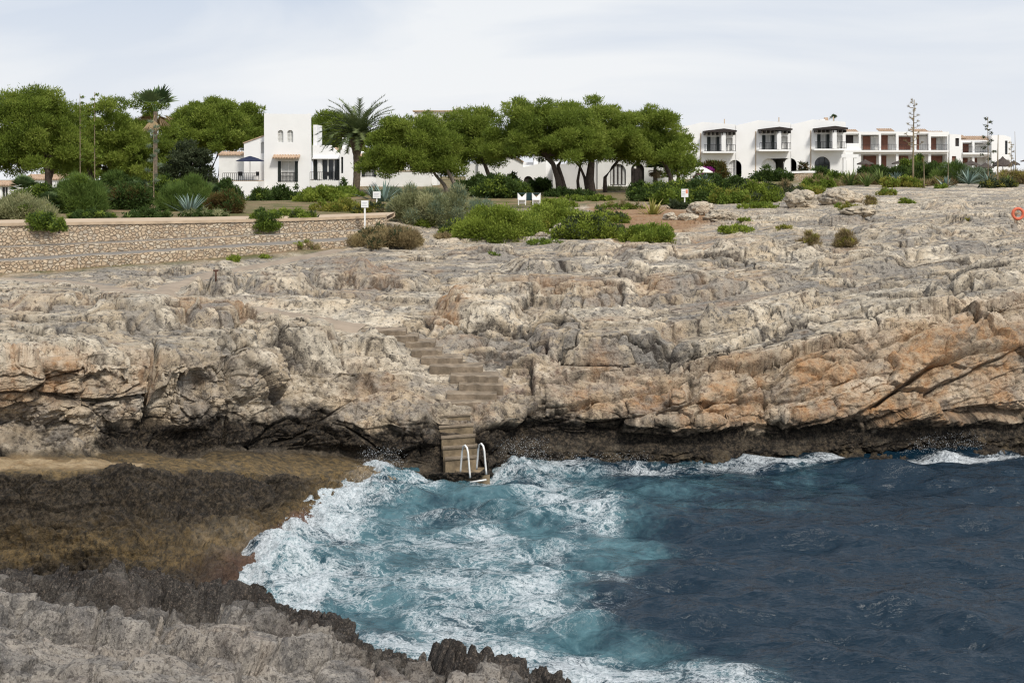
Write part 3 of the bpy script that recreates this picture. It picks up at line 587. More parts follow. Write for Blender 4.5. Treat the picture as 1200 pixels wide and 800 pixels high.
th = t.rng(fs.outputs[0], 0, 1, 1.2, 0.42)
fo = t.n('ShaderNodeMapRange', {0: t.math('SUBTRACT', pat, th), 1: -0.08, 2: 0.15, 3: 0., 4: 1.}, interpolation_type='SMOOTHSTEP').outputs[0]
fo = t.math('MULTIPLY', t.math('MULTIPLY', fo, t.rng(fs.outputs[0], 0.02, 0.15)), t.rng(t.math('ADD', n3_, n4_), 0.78, 1.12, 0.25, 0.90))
aef = t.n('ShaderNodeMapRange', {0: t.math('ADD', fs.outputs[1], t.math('MULTIPLY', t.math('SUBTRACT', t.math('ADD', t.math('MULTIPLY', n1_, 0.6), t.math('MULTIPLY', n2__, 0.4)), 0.5), 1.5)), 1: 0.05, 2: 1.05, 3: 0., 4: 1.}, interpolation_type='SMOOTHSTEP').outputs[0]
aef = t.math('MULTIPLY', aef, t.rng(fs.outputs[1], 0.0, 0.25))
wc = t.mix(aef, (0.004, 0.017, 0.031), t.mix(t.rng(body, 0.35, 0.65), (0.016, 0.058, 0.076), (0.085, 0.175, 0.20)))
rip0 = t.math('MULTIPLY', t.noise(1.15, 3, 0.55, t.scaled(0.7, 1.7, 1), 0.6), 2.4)
rip = t.math('ADD', t.noise(3.2, 6, 0.6, t.scaled(0.8, 1.5, 1), 0.3), t.math('MULTIPLY', t.noise(11, 4, 0.6, t.scaled(0.8, 1.4, 1)), 0.35))
nrm = t.bump(t.math('ADD', rip, rip0), 0.5, 0.15)
b = t.n('ShaderNodeBsdfPrincipled', {'Base Color': wc, 'Roughness': 0.13, 'IOR': 1.33, 'Specular IOR Level': 0.5, 'Normal': nrm})
fb = t.n('ShaderNodeBsdfPrincipled', {'Base Color': (0.74, 0.78, 0.80, 1), 'Roughness': 0.75, 'Specular IOR Level': 0.2, 'Normal': t.bump(t.math('ADD', pat, n3_), 0.8, 0.08)})
ms = t.n('ShaderNodeMixShader', {0: fo, 1: b.outputs[0], 2: fb.outputs[0]}); t.t.links.new(ms.outputs[0], t.out.inputs[0])
SEA = t.m
nu3, nv3 = uu3.shape; id3 = np.arange(nu3 * nv3).reshape(nu3, nv3)
f3 = np.stack([id3[:-1, :-1], id3[1:, :-1], id3[1:, 1:], id3[:-1, 1:]], -1).reshape(-1, 4)
sea = tag(mesh_np('sea_water', W, f3, SEA, smooth=True, attrs={'foam': ('POINT', 'FLOAT_COLOR', np.stack([dens, aer, aer * 0, aer * 0 + 1], 1))}),
          'dark blue choppy sea with white surf', 'sea', kind='structure')
bpy.context.view_layer.update()
def ground(x, y):
    ok, loc, n, i = coast.ray_cast(Vector((x, y, 80)), Vector((0, 0, -1)))
    return loc.z if ok else base_z(x, y)
def hit(px, py):
    ok, loc, n, i = coast.ray_cast(Vector((0, 0, CZ)), Vector(((px - 600) / F, 1, -(py - YH) / F)).normalized())
    return loc if ok else P(px, py, 100)
# ------------------------------------------------------------------ mesh builder for built things
class MB:
    def __init__(s): s.v = []; s.f = []
    def add(s, vs, fs):
        o = len(s.v); s.v += [tuple(v) for v in vs]; s.f += [tuple(i + o for i in f) for f in fs]; return s
    def box(s, x0, x1, y0, y1, z0, z1):
        return s.add([(x0, y0, z0), (x1, y0, z0), (x1, y1, z0), (x0, y1, z0), (x0, y0, z1), (x1, y0, z1), (x1, y1, z1), (x0, y1, z1)],
                     [(0, 3, 2, 1), (4, 5, 6, 7), (0, 1, 5, 4), (1, 2, 6, 5), (2, 3, 7, 6), (3, 0, 4, 7)])
    def prism(s, poly, y0, y1):
        """outline in (x, z), extruded from y0 to y1"""
        n = len(poly)
        return s.add([(x, y0, z) for x, z in poly] + [(x, y1, z) for x, z in poly],
                     [tuple(range(n)), tuple(range(2 * n - 1, n - 1, -1))] + [(i, i + n, (i + 1) % n + n, (i + 1) % n) for i in range(n)])
    def facade(s, outer, holes, y0, y1):
        loops = [outer] + holes; flat = [p for l in loops for p in l]; n = len(flat)
        tri = tessellate_polygon([[Vector((x, z, 0)) for x, z in l] for l in loops])
        vs = [(x, y0, z) for x, z in flat] + [(x, y1, z) for x, z in flat]; fs = []
        for a, b, c in tri: fs += [(a, b, c), (c + n, b + n, a + n)]
        o = 0
        for l in loops:
            k = len(l)
            for i in range(k): fs.append((o + i, o + (i + 1) % k, o + (i + 1) % k + n, o + i + n))
            o += k
        return s.add(vs, fs)
    def tube(s, pts, r, sides=6, r1=None, caps=True):
        pts = [Vector(p) for p in pts]; n = len(pts); rs = r if hasattr(r, '__len__') else [r + ((r1 if r1 is not None else r) - r) * i / max(1, n - 1) for i in range(n)]
        ref = Vector((0, 0, 1)); vs = []
        for i, p in enumerate(pts):
            d = (pts[min(i + 1, n - 1)] - pts[max(i - 1, 0)]).normalized()
            a = d.cross(ref if abs(d.z) < 0.95 else Vector((1, 0, 0))).normalized(); b = d.cross(a)
            for k in range(sides):
                t = 2 * math.pi * k / sides; vs.append(p + (a * math.cos(t) + b * math.sin(t)) * rs[i])
        fs = [(i * sides + k, i * sides + (k + 1) % sides, (i + 1) * sides + (k + 1) % sides, (i + 1) * sides + k) for i in range(n - 1) for k in range(sides)]
        if caps: fs += [tuple(range(sides - 1, -1, -1)), tuple(range((n - 1) * sides, n * sides))]
        return s.add(vs, fs)
    def cone(s, c, r0, r1, h, sides=12, drop=0):
        vs = [(c[0] + r0 * math.cos(2 * math.pi * k / sides), c[1] + r0 * math.sin(2 * math.pi * k / sides), c[2] - (drop if k % 2 else 0)) for k in range(sides)]
        vs += [(c[0] + r1 * math.cos(2 * math.pi * k / sides), c[1] + r1 * math.sin(2 * math.pi * k / sides), c[2] + h) for k in range(sides)]
        return s.add(vs, [(k, (k + 1) % sides, (k + 1) % sides + sides, k + sides) for k in range(sides)] + [tuple(range(sides - 1, -1, -1)), tuple(range(sides, 2 * sides))])
    def build(s, name, mat, parent=None, smooth=False):
        me = bpy.data.meshes.new(name); me.from_pydata(s.v, [], s.f); me.validate()
        bm = bmesh.new(); bm.from_mesh(me); bmesh.ops.recalc_face_normals(bm, faces=bm.faces); bm.to_mesh(me); bm.free()
        if smooth: me.shade_smooth()
        me.materials.append(mat); return link(bpy.data.objects.new(name, me), parent)

M = {}
M['white'] = plain('white_limewash', (0.85, 0.845, 0.83), 0.85, 0.035, 0.5)
M['white2'] = plain('white_plaster_weathered', (0.77, 0.76, 0.73), 0.88, 0.07, 0.7)
M['grey_wash'] = plain('grey_limewash', (0.62, 0.61, 0.60), 0.88, 0.06, 0.8)
M['dark_wood'] = plain('dark_stained_wood', (0.035, 0.027, 0.024), 0.6, 0.3, 6)
M['shutter'] = plain('black_green_shutter', (0.018, 0.024, 0.022), 0.55, 0.25, 4)
M['brown'] = plain('brown_shutter_wood', (0.17, 0.07, 0.045), 0.6, 0.25, 3)
M['iron'] = plain('black_iron', (0.02, 0.02, 0.022), 0.5, 0.2, 8)
M['tile'] = plain('terracotta_roof_tile', (0.46, 0.33, 0.23), 0.85, 0.3, 2.5, bump=0.3)
M['glass'] = plain('dark_window_glass', (0.03, 0.035, 0.04), 0.08, 0.3, 1, spec=0.6)
M['curtain'] = plain('pale_curtain', (0.55, 0.55, 0.53), 0.8, 0.1, 4)
M['navy'] = plain('navy_canvas', (0.012, 0.018, 0.05), 0.75, 0.2, 3)
M['canvas'] = plain('cream_canvas', (0.72, 0.69, 0.62), 0.8, 0.06, 2)
M['pole'] = plain('white_painted_metal', (0.78, 0.77, 0.74), 0.4, 0.08, 5, spec=0.5)
M['galv'] = plain('grey_metal', (0.35, 0.35, 0.34), 0.45, 0.15, 6, metal=0.5)
M['concrete'] = plain('weathered_concrete', (0.215, 0.17, 0.122), 0.9, 0.5, 2.6, bump=0.6)
M['step_wet'] = plain('wet_algae_concrete', (0.21, 0.16, 0.10), 0.65, 0.55, 3.2, bump=0.4)
M['walkway'] = plain('trodden_concrete_walkway', (0.30, 0.24, 0.18), 0.9, 0.22, 1.2, bump=0.4)
M['ramp'] = plain('grey_ramp_concrete', (0.20, 0.18, 0.155), 0.9, 0.2, 1.5, bump=0.4)
M['promenade'] = plain('pale_promenade_paving', (0.46, 0.355, 0.25), 0.9, 0.1, 0.8)
M['coping'] = plain('pale_stone_coping', (0.47, 0.36, 0.25), 0.9, 0.22, 2)
M['rust'] = plain('rusty_iron', (0.09, 0.045, 0.03), 0.8, 0.4, 8)
M['orange'] = plain('faded_orange_plastic', (0.62, 0.15, 0.08), 0.6, 0.15, 4)
M['green_cloth'] = plain('dark_green_canvas', (0.012, 0.04, 0.04), 0.75, 0.3, 4)
M['thatch'] = plain('dry_thatch', (0.075, 0.06, 0.052), 0.95, 0.4, 7, bump=0.6)
M['sign_face'] = plain('white_sign_enamel', (0.80, 0.80, 0.79), 0.5, 0.04, 3)
M['sign_ink'] = plain('grey_sign_print', (0.45, 0.46, 0.5), 0.5, 0.1, 3)
M['sign_red'] = plain('red_sign_print', (0.72, 0.25, 0.14), 0.5, 0.1, 3)
M['bark'] = plain('pine_bark', (0.11, 0.085, 0.07), 0.95, 0.45, 4, bump=0.7)
M['bark_pale'] = plain('pale_grey_bark', (0.24, 0.20, 0.165), 0.95, 0.35, 4, bump=0.6)
M['palm_bark'] = plain('palm_trunk_fibre', (0.16, 0.125, 0.09), 0.95, 0.4, 6, bump=0.8)
M['stalk'] = plain('dry_flower_stalk', (0.24, 0.19, 0.12), 0.9, 0.3, 5)
t = NT('rubble_stone')
vor = t.n('ShaderNodeTexVoronoi', {'Scale': 5.2, 'Randomness': 1.0}); t.t.links.new(t.scaled(1, 1, 1.25), vor.inputs['Vector'])
ved = t.n('ShaderNodeTexVoronoi', {'Scale': 5.2, 'Randomness': 1.0}, feature='DISTANCE_TO_EDGE'); t.t.links.new(t.scaled(1, 1, 1.25), ved.inputs['Vector'])
vs_ = t.n('ShaderNodeSeparateColor', {0: vor.outputs['Color']})
rp = t.n('ShaderNodeValToRGB', {0: vs_.outputs[0]})
el = rp.color_ramp.elements; el[0].color = (0.46, 0.345, 0.24, 1); el[1].color = (0.68, 0.58, 0.44, 1)
for pos, cc in ((0.3, (0.54, 0.42, 0.29, 1)), (0.6, (0.61, 0.49, 0.35, 1)), (0.8, (0.45, 0.39, 0.31, 1))): e = el.new(pos); e.color = cc
cc = t.mix(t.rng(ved.outputs['Distance'], 0.01, 0.08), (0.34, 0.255, 0.18), rp.outputs[0])
cc = t.mix(t.math('MULTIPLY', t.rng(t.noise(9, 6, 0.7), 0.45, 0.7), 0.5), cc, (0.2, 0.16, 0.12))
M['rubble'] = t.fin(cc, 0.92, t.bump(t.math('ADD', t.rng(ved.outputs['Distance'], 0, 0.14), t.math('MULTIPLY', t.noise(14, 5), 0.4)), 0.9, 0.06), 0.2)

def foliage_mat(name, dark, mid, light, trans=0.38, rough=0.7):
    t = NT(name); a = t.attr('tint').outputs['Fac']
    r = t.n('ShaderNodeValToRGB', {0: a}); e = r.color_ramp.elements
    e[0].color = dark + (1,); e[1].color = light + (1,); m_ = e.new(0.5); m_.color = mid + (1,)
    b = t.n('ShaderNodeBsdfPrincipled', {'Base Color': r.outputs[0], 'Roughness': rough, 'Specular IOR Level': 0.25})
    tr = t.n('ShaderNodeBsdfTranslucent', {'Color': r.outputs[0]})
    ms = t.n('ShaderNodeMixShader', {0: trans, 1: b.outputs[0], 2: tr.outputs[0]}); t.t.links.new(ms.outputs[0], t.out.inputs[0]); return t.m
FOL = {  # material, leaf length, leaf width, upward bias, cover
 'pine': (foliage_mat('pine_needles', (0.078, 0.118, 0.018), (0.19, 0.25, 0.034), (0.30, 0.345, 0.07), 0.45), 0.25, 0.08, 0.9, 0.85),
 'olive_dark': (foliage_mat('dull_dark_leaves', (0.028, 0.041, 0.018), (0.054, 0.072, 0.031), (0.096, 0.113, 0.058)), 0.26, 0.13, 0.5, 1.0),
 'dark': (foliage_mat('dark_green_leaves', (0.023, 0.044, 0.010), (0.054, 0.092, 0.019), (0.109, 0.160, 0.036)), 0.18, 0.11, 0.6, 1.1),
 'green': (foliage_mat('fresh_green_leaves', (0.064, 0.102, 0.015), (0.154, 0.218, 0.028), (0.269, 0.333, 0.058)), 0.16, 0.09, 0.7, 1.1),
 'lentisk': (foliage_mat('bright_lentisk_leaves', (0.083, 0.122, 0.018), (0.205, 0.262, 0.032), (0.358, 0.410, 0.077)), 0.15, 0.09, 0.8, 1.1),
 'yellow': (foliage_mat('yellowish_leaves', (0.128, 0.141, 0.026), (0.256, 0.256, 0.045), (0.422, 0.358, 0.077)), 0.15, 0.08, 0.8, 1.0),
 'grey': (foliage_mat('grey_green_sprigs', (0.147, 0.173, 0.078), (0.294, 0.302, 0.147), (0.483, 0.450, 0.242)), 0.26, 0.045, 1.2, 1.3),
 'bluegrey': (foliage_mat('grey_blue_sprigs', (0.104, 0.147, 0.095), (0.190, 0.242, 0.155), (0.328, 0.381, 0.259)), 0.26, 0.05, 1.2, 1.3),
 'dry': (foliage_mat('dry_brown_twigs', (0.130, 0.095, 0.049), (0.259, 0.198, 0.095), (0.432, 0.346, 0.173), 0.15), 0.26, 0.03, 1.3, 1.1),
 'reddish': (foliage_mat('reddish_scrub_leaves', (0.064, 0.032, 0.015), (0.128, 0.083, 0.026), (0.141, 0.154, 0.038)), 0.22, 0.06, 0.8, 1.0),
 'broom': (foliage_mat('fine_broom_sprigs', (0.051, 0.090, 0.019), (0.115, 0.179, 0.036), (0.205, 0.269, 0.064)), 0.34, 0.035, 1.5, 1.4),
 'flower': (foliage_mat('magenta_flowers', (0.205, 0.019, 0.166), (0.384, 0.038, 0.307), (0.538, 0.090, 0.435)), 0.14, 0.12, 0.3, 1.0),
}
SPIKY = {'agave': foliage_mat('blue_agave_blades', (0.090, 0.141, 0.115), (0.166, 0.230, 0.192), (0.282, 0.358, 0.307), 0.1),
         'yucca': foliage_mat('green_yucca_blades', (0.051, 0.083, 0.023), (0.115, 0.166, 0.038), (0.218, 0.269, 0.077), 0.15),
         'striped': foliage_mat('yellow_edged_blades', (0.166, 0.192, 0.038), (0.384, 0.358, 0.102), (0.589, 0.538, 0.205), 0.15),
         'frond': foliage_mat('date_palm_leaflets', (0.045, 0.064, 0.026), (0.096, 0.128, 0.045), (0.166, 0.198, 0.077), 0.2),
         'fan': foliage_mat('fan_palm_blades', (0.038, 0.070, 0.026), (0.077, 0.128, 0.045), (0.141, 0.192, 0.077), 0.2),
         'skirt': foliage_mat('dead_palm_fronds', (0.154, 0.109, 0.058), (0.307, 0.218, 0.115), (0.435, 0.333, 0.192), 0.2)}

def leafcloud(rng, C, R, kind, inner=0.35, scale=1.0, dens=1.0, rag=0.16):
    """small leaf faces spread through clump ellipsoids: centres C (n,3), radii R (n,3)"""
    mat, L, Wd, up, cov = FOL[kind]; L *= scale; Wd *= scale
    C = np.asarray(C, np.float64); R = np.asarray(R, np.float64)
    rm = (R[:, 0] * R[:, 1] * R[:, 2]) ** (1 / 3)
    cnt = np.maximum(8, (dens * cov * 4 * np.pi * rm ** 2 / (0.5 * L * Wd)).astype(int))
    ci = np.repeat(np.arange(len(C)), cnt); n = len(ci)
    d = rng.normal(size=(n, 3)); d /= np.linalg.norm(d, axis=1)[:, None]
    p = C[ci] + d * R[ci] * (inner + (1 - inner) * rng.rand(n, 1) ** 0.6) * (1 + rag * rng.normal(size=(n, 1)))
    ax = d * 0.8 + np.array([0, 0, up * 0.6]) + rng.normal(size=(n, 3)) * 0.55; ax /= np.linalg.norm(ax, axis=1)[:, None]
    sd = np.cross(ax, rng.normal(size=(n, 3))); sd /= np.linalg.norm(sd, axis=1)[:, None] + 1e-9
    l = L * (0.6 + 0.8 * rng.rand(n, 1)); w = Wd * (0.6 + 0.8 * rng.rand(n, 1))
    V = np.stack([p - sd * w * .5, p + sd * w * .5, p + ax * l], 1).reshape(-1, 3)
    ct = rng.rand(len(C)); tint = np.clip(0.55 * ct[ci] + 0.45 * rng.rand(n), 0, 1)
    return V, np.arange(3 * n).reshape(-1, 3), tint, mat
def put_leaves(name, parts, parent, base):
    V = np.concatenate([q[0] for q in parts]) - np.array(base); k = np.cumsum([0] + [len(q[0]) for q in parts])
    Fc = np.concatenate([q[1] + k[i] for i, q in enumerate(parts)]); tn = np.concatenate([q[2] for q in parts])
    return mesh_np(name, V, Fc, parts[0][3], parent, attrs={'tint': ('FACE', 'FLOAT', tn)}, loc=None if parent else base)

def limb_path(a, b, sag, rng, n=6, wob=0.12):
    a, b = Vector(a), Vector(b); L = (b - a).length; out = []
    for i in range(n):
        t_ = i / (n - 1); p = a.lerp(b, t_); p.z += sag * L * math.sin(math.pi * t_)
        if 0 < i < n - 1: p += Vector(rng.normal(size=3)) * L * wob * 0.4
        out.append(p)
    return out
def pine(label, d, crown, trunks, seed, kind='pine', group='pine trees in the gardens', bark='bark', ry=None, flat=0.5, name='pine_tree', dens=1.0, low=0.25):
    """crown: (x0, x1, ytop, ybottom) in photo pixels; trunks: list of pixel polylines from the foot up with a foot radius"""
    rng = np.random.RandomState(seed); s = d / F
    x0, x1, yt, yb = crown; rx = (x1 - x0) / 2 * s; cx = X((x0 + x1) / 2, d); top = CZ - (yt - YH) * s; bot = CZ - (yb - YH) * s
    ry = ry or rx * 0.85; hh = top - bot
    foot = P(trunks[0][0][0][0], trunks[0][0][0][1], d); foot.z = min(foot.z, ground(foot.x, foot.y) + 0.05) if True else foot.z
    root = thing(name, label, 'tree', foot, group=group)
    # umbrella of needle clumps
    n = int(115 * max(0.75, rx * ry / 14)); C = []; R = []
    nl_ = 6 + int(rx > 4) * 2; lobes = [(0.0, 0.0, 1.0, 0.62)] + [(2 * math.pi * (q + rng.uniform(-.25, .25)) / (nl_ - 1), rng.uniform(0.50, 0.66), rng.uniform(0.86, 1.02), rng.uniform(0.40, 0.52)) for q in range(nl_ - 1)]
    for i in range(n):
        la, lr, lt, ls = lobes[i % len(lobes)]; a0 = rng.uniform(0, 2 * math.pi); r0_ = math.sqrt(rng.rand())
        qx = lr * math.cos(la) + ls * r0_ * math.cos(a0); qy = lr * math.sin(la) + ls * r0_ * math.sin(a0); r = min(1.08, math.hypot(qx, qy)); a = math.atan2(qy, qx)
        zt = lt * max(0.0, 1 - r0_ ** 2.4) ** flat * max(0.3, 1 - 0.5 * r ** 2.8); zb_ = low * 0.5 * (1 - r) * (1 if i % 3 else 0.2)
        zz = zb_ + rng.rand() ** 0.6 * max(0.0, zt - zb_) if rng.rand() < 0.7 else zt
        cr = (0.15 + 0.10 * rng.rand()) * min(rx, 4.2) * (1.1 - 0.25 * r)
        if rng.rand() < 0.12: r *= 1.06; zz = min(1.08, zz * 1.1); cr *= 0.6
        C.append((cx + rx * r * math.cos(a) * 1.02, d + ry * r * math.sin(a) * 1.0, bot + hh * (0.05 + 0.95 * zz) - cr * 0.15)); R.append((cr * 1.2, cr * 1.2, cr * 0.72))
    leaves = leafcloud(rng, C, R, kind, scale=d / 110 * 1.05, dens=dens, rag=0.18)
    # trunks and limbs
    for ti, (pl, r0) in enumerate(trunks):
        mb = MB(); pts = [P(x, y, d + (0.5 * ti if i else 0.35 * ti)) - foot for i, (x, y) in enumerate(pl)]
        pts[0].z = min(pts[0].z, -0.15) if ti == 0 else pts[0].z - 0.2
        m = len(pts); mb.tube(pts, [r0 * (1.25 if i == 0 else 1 - 0.55 * i / (m - 1)) for i in range(m)], 9)
        tip = pts[-1]; near = sorted(range(n), key=lambda i: (Vector(C[i]) - foot - tip).length + rng.rand() * rx * 0.9)[:9]
        for i in near:
            q = Vector(C[i]) - foot
            st = pts[-1].lerp(pts[-2], rng.rand() * 0.6)
            mb.tube(limb_path(st, q, 0.05, rng), r0 * 0.42, 5, r0 * 0.10)
        mb.build('trunk', M[bark], root, True)
    put_leaves('crown', [leaves], root, foot)
    return root

def shrub(label, px, py, w, h, kind, d=None, seed=0, name='shrub', cat='shrub', group=None, second=None, ry=0.8, droop=0, dens=1.0, leaf=1.0):
    """a bush whose foot shows at (px, py), w by h photo pixels"""
    d_in = d
    if d is None: b = hit(px, py); d = b.y
    else: b = P(px, py, d)
    rng = np.random.RandomState(seed or int(px * 7 + py * 13 + w)); s = d / F
    rx = w / 2 * s; hz = h * s; dy = rx * ry
    if d_in is not None and not droop:
        g = ground(b.x, b.y + dy * 0.9); hz = max(b.z + hz - g, 0.35); b.z = g - 0.03
    b = Vector((b.x, b.y + dy * 0.9, b.z)); n = int(np.clip(12 + w * max(h, hz / s) * 0.036, 10, 110)); C = []; R = []
    for i in range(n):
        v = rng.normal(size=3); v /= np.linalg.norm(v); v[2] = abs(v[2]); r = rng.rand() ** 0.35
        env = 0.74 + 0.26 * math.sin(5 * v[0] + seed + px) * math.cos(4 * v[1] + py)
        cr = (0.20 + 0.13 * rng.rand()) * min(rx, max(hz, 0.3 * rx), 1.6)
        C.append((b.x + rx * 0.95 * v[0] * r, b.y + dy * 0.95 * v[1] * r, b.z + hz * (0.06 + 0.86 * v[2] * r * env) - droop * hz)); R.append((cr * 1.15, cr * 1.15, cr))
    sc = np.clip(d / 85, 0.62, 1.6) * leaf
    V, Fc, tn, mat = leafcloud(rng, C, R, kind, scale=sc, dens=dens, rag=0.28)
    parts = [(V, Fc, tn, mat)]
    root = thing(name, label, cat, b, group=group)
    put_leaves('foliage', parts, root, b)
    if second:
        k2_, fr = second; sel = [i for i in range(n) if rng.rand() < fr]
        if len(sel) > 8:
            C2 = np.array(C)[sel] + np.array([0, -0.1, 0.15]) * min(1, rx); put_leaves('sprigs', [leafcloud(rng, C2, np.array(R)[sel] * 0.9, k2_, scale=sc, dens=0.6)], root, b)
    mb = MB()
    for i in range(5): mb.tube(limb_path((rng.uniform(-.2, .2) * rx, rng.uniform(-.2, .2) * dy, -0.15), Vector(C[rng.randint(n)]) - b, 0, rng, 4), 0.035, 4, 0.012)
    mb.build('stem', M['bark'], root)
    return root
def tuft(label, px, py, w, h, kind, seed=0, group=None, **k): return shrub(label, px, py, w, h, kind, seed=seed, name='scrub_tuft', cat='plant', group=group, **k)

def blades(rng, base, n, L, Wd, spread=(0.1, 1.3), curve=0.3, kind='agave', fold=True):
    """long tapering blades from one point"""
    V = []; Fc = []; T = []
    for i in range(n):
        a = rng.uniform(0, 2 * math.pi); e = rng.uniform(*spread); l = L * rng.uniform(0.7, 1.1); tv = rng.rand()
        dr = np.array([math.cos(a) * math.sin(e), math.sin(a) * math.sin(e), math.cos(e)]); sd = np.array([-math.sin(a), math.cos(a), 0])
        o = len(V); ns = 4
        for k in range(ns + 1):
            t_ = k / ns; p = np.array(base) + dr * l * t_ + np.array([math.cos(a), math.sin(a), -0.6]) * curve * l * t_ * t_ * 0.5
            w = Wd * (0.55 + 1.1 * t_ - 1.6 * t_ * t_) if k < ns else 0.004
            V += [p - sd * w, p - np.array([0, 0, w * 0.4]), p + sd * w]
        for k in range(ns):
            q = o + 3 * k; Fc += [(q, q + 1, q + 4, q + 3), (q + 1, q + 2, q + 5, q + 4)]; T += [tv, tv * 0.9]
    return np.array(V), np.array(Fc), np.array(T), SPIKY[kind]
def rosette(label, px, py, hpx, kind='agave', n=26, d=None, seed=1, name='agave', cat='plant', group=None, spread=(0.1, 1.25), wd=0.10, curve=0.35):
    b = hit(px, py) if d is None else P(px, py, d); rng = np.random.RandomState(seed + int(px)); L = hpx * b.y / F
    return tag(put_leaves(name, [blades(rng, b, n, L, L * wd, spread, curve, kind)], None, b), label, cat, group)
def flower_stalk(label, px, ytop, ybase, d, tiers, seed, branch_from=0.45, blen=9, kind='green', r=0.06, group='tall dried agave flower stalks', side=None, tip_scale=1.0):
    rng = np.random.RandomState(seed); b = P(px, ybase, d); h = (ybase - ytop) * d / F; s = d / F
    root = thing('agave_flower_stalk', label, 'plant', b, group=group)
    mb = MB(); lean = rng.uniform(-0.015, 0.015)
    pts = [(lean * h * (i / 6) ** 2, 0, h * i / 6) for i in range(7)]; mb.tube(pts, r, 6, r * 0.35)
    C = []; R = []
    for i in range(tiers):
        t_ = branch_from + (1 - branch_from) * (i + 0.3) / tiers; a = i * 2.4 + seed; l = blen * s * (1.15 - 0.75 * (t_ - branch_from) / (1 - branch_from)) * rng.uniform(0.7, 1.1)
        if side: a = math.pi if side < 0 else 0.0; a += rng.uniform(-0.8, 0.8)
        z = h * t_; e = Vector((math.cos(a) * l, math.sin(a) * l * 0.8, z + l * 0.25)); mb.tube([(0, 0, z), (math.cos(a) * l * .6, math.sin(a) * l * .5, z + l * 0.02), e], r * 0.35, 4, r * 0.2)
        C.append(b + e); cr = 1.7 * s * tip_scale; R.append((cr * 1.25, cr * 1.25, cr * 0.6))
    mb.build('stem', M['stalk'], root, True)
    if tiers: put_leaves('seed_heads', [leafcloud(rng, C, R, kind, scale=0.8, dens=1.3)], root, b)
    return root
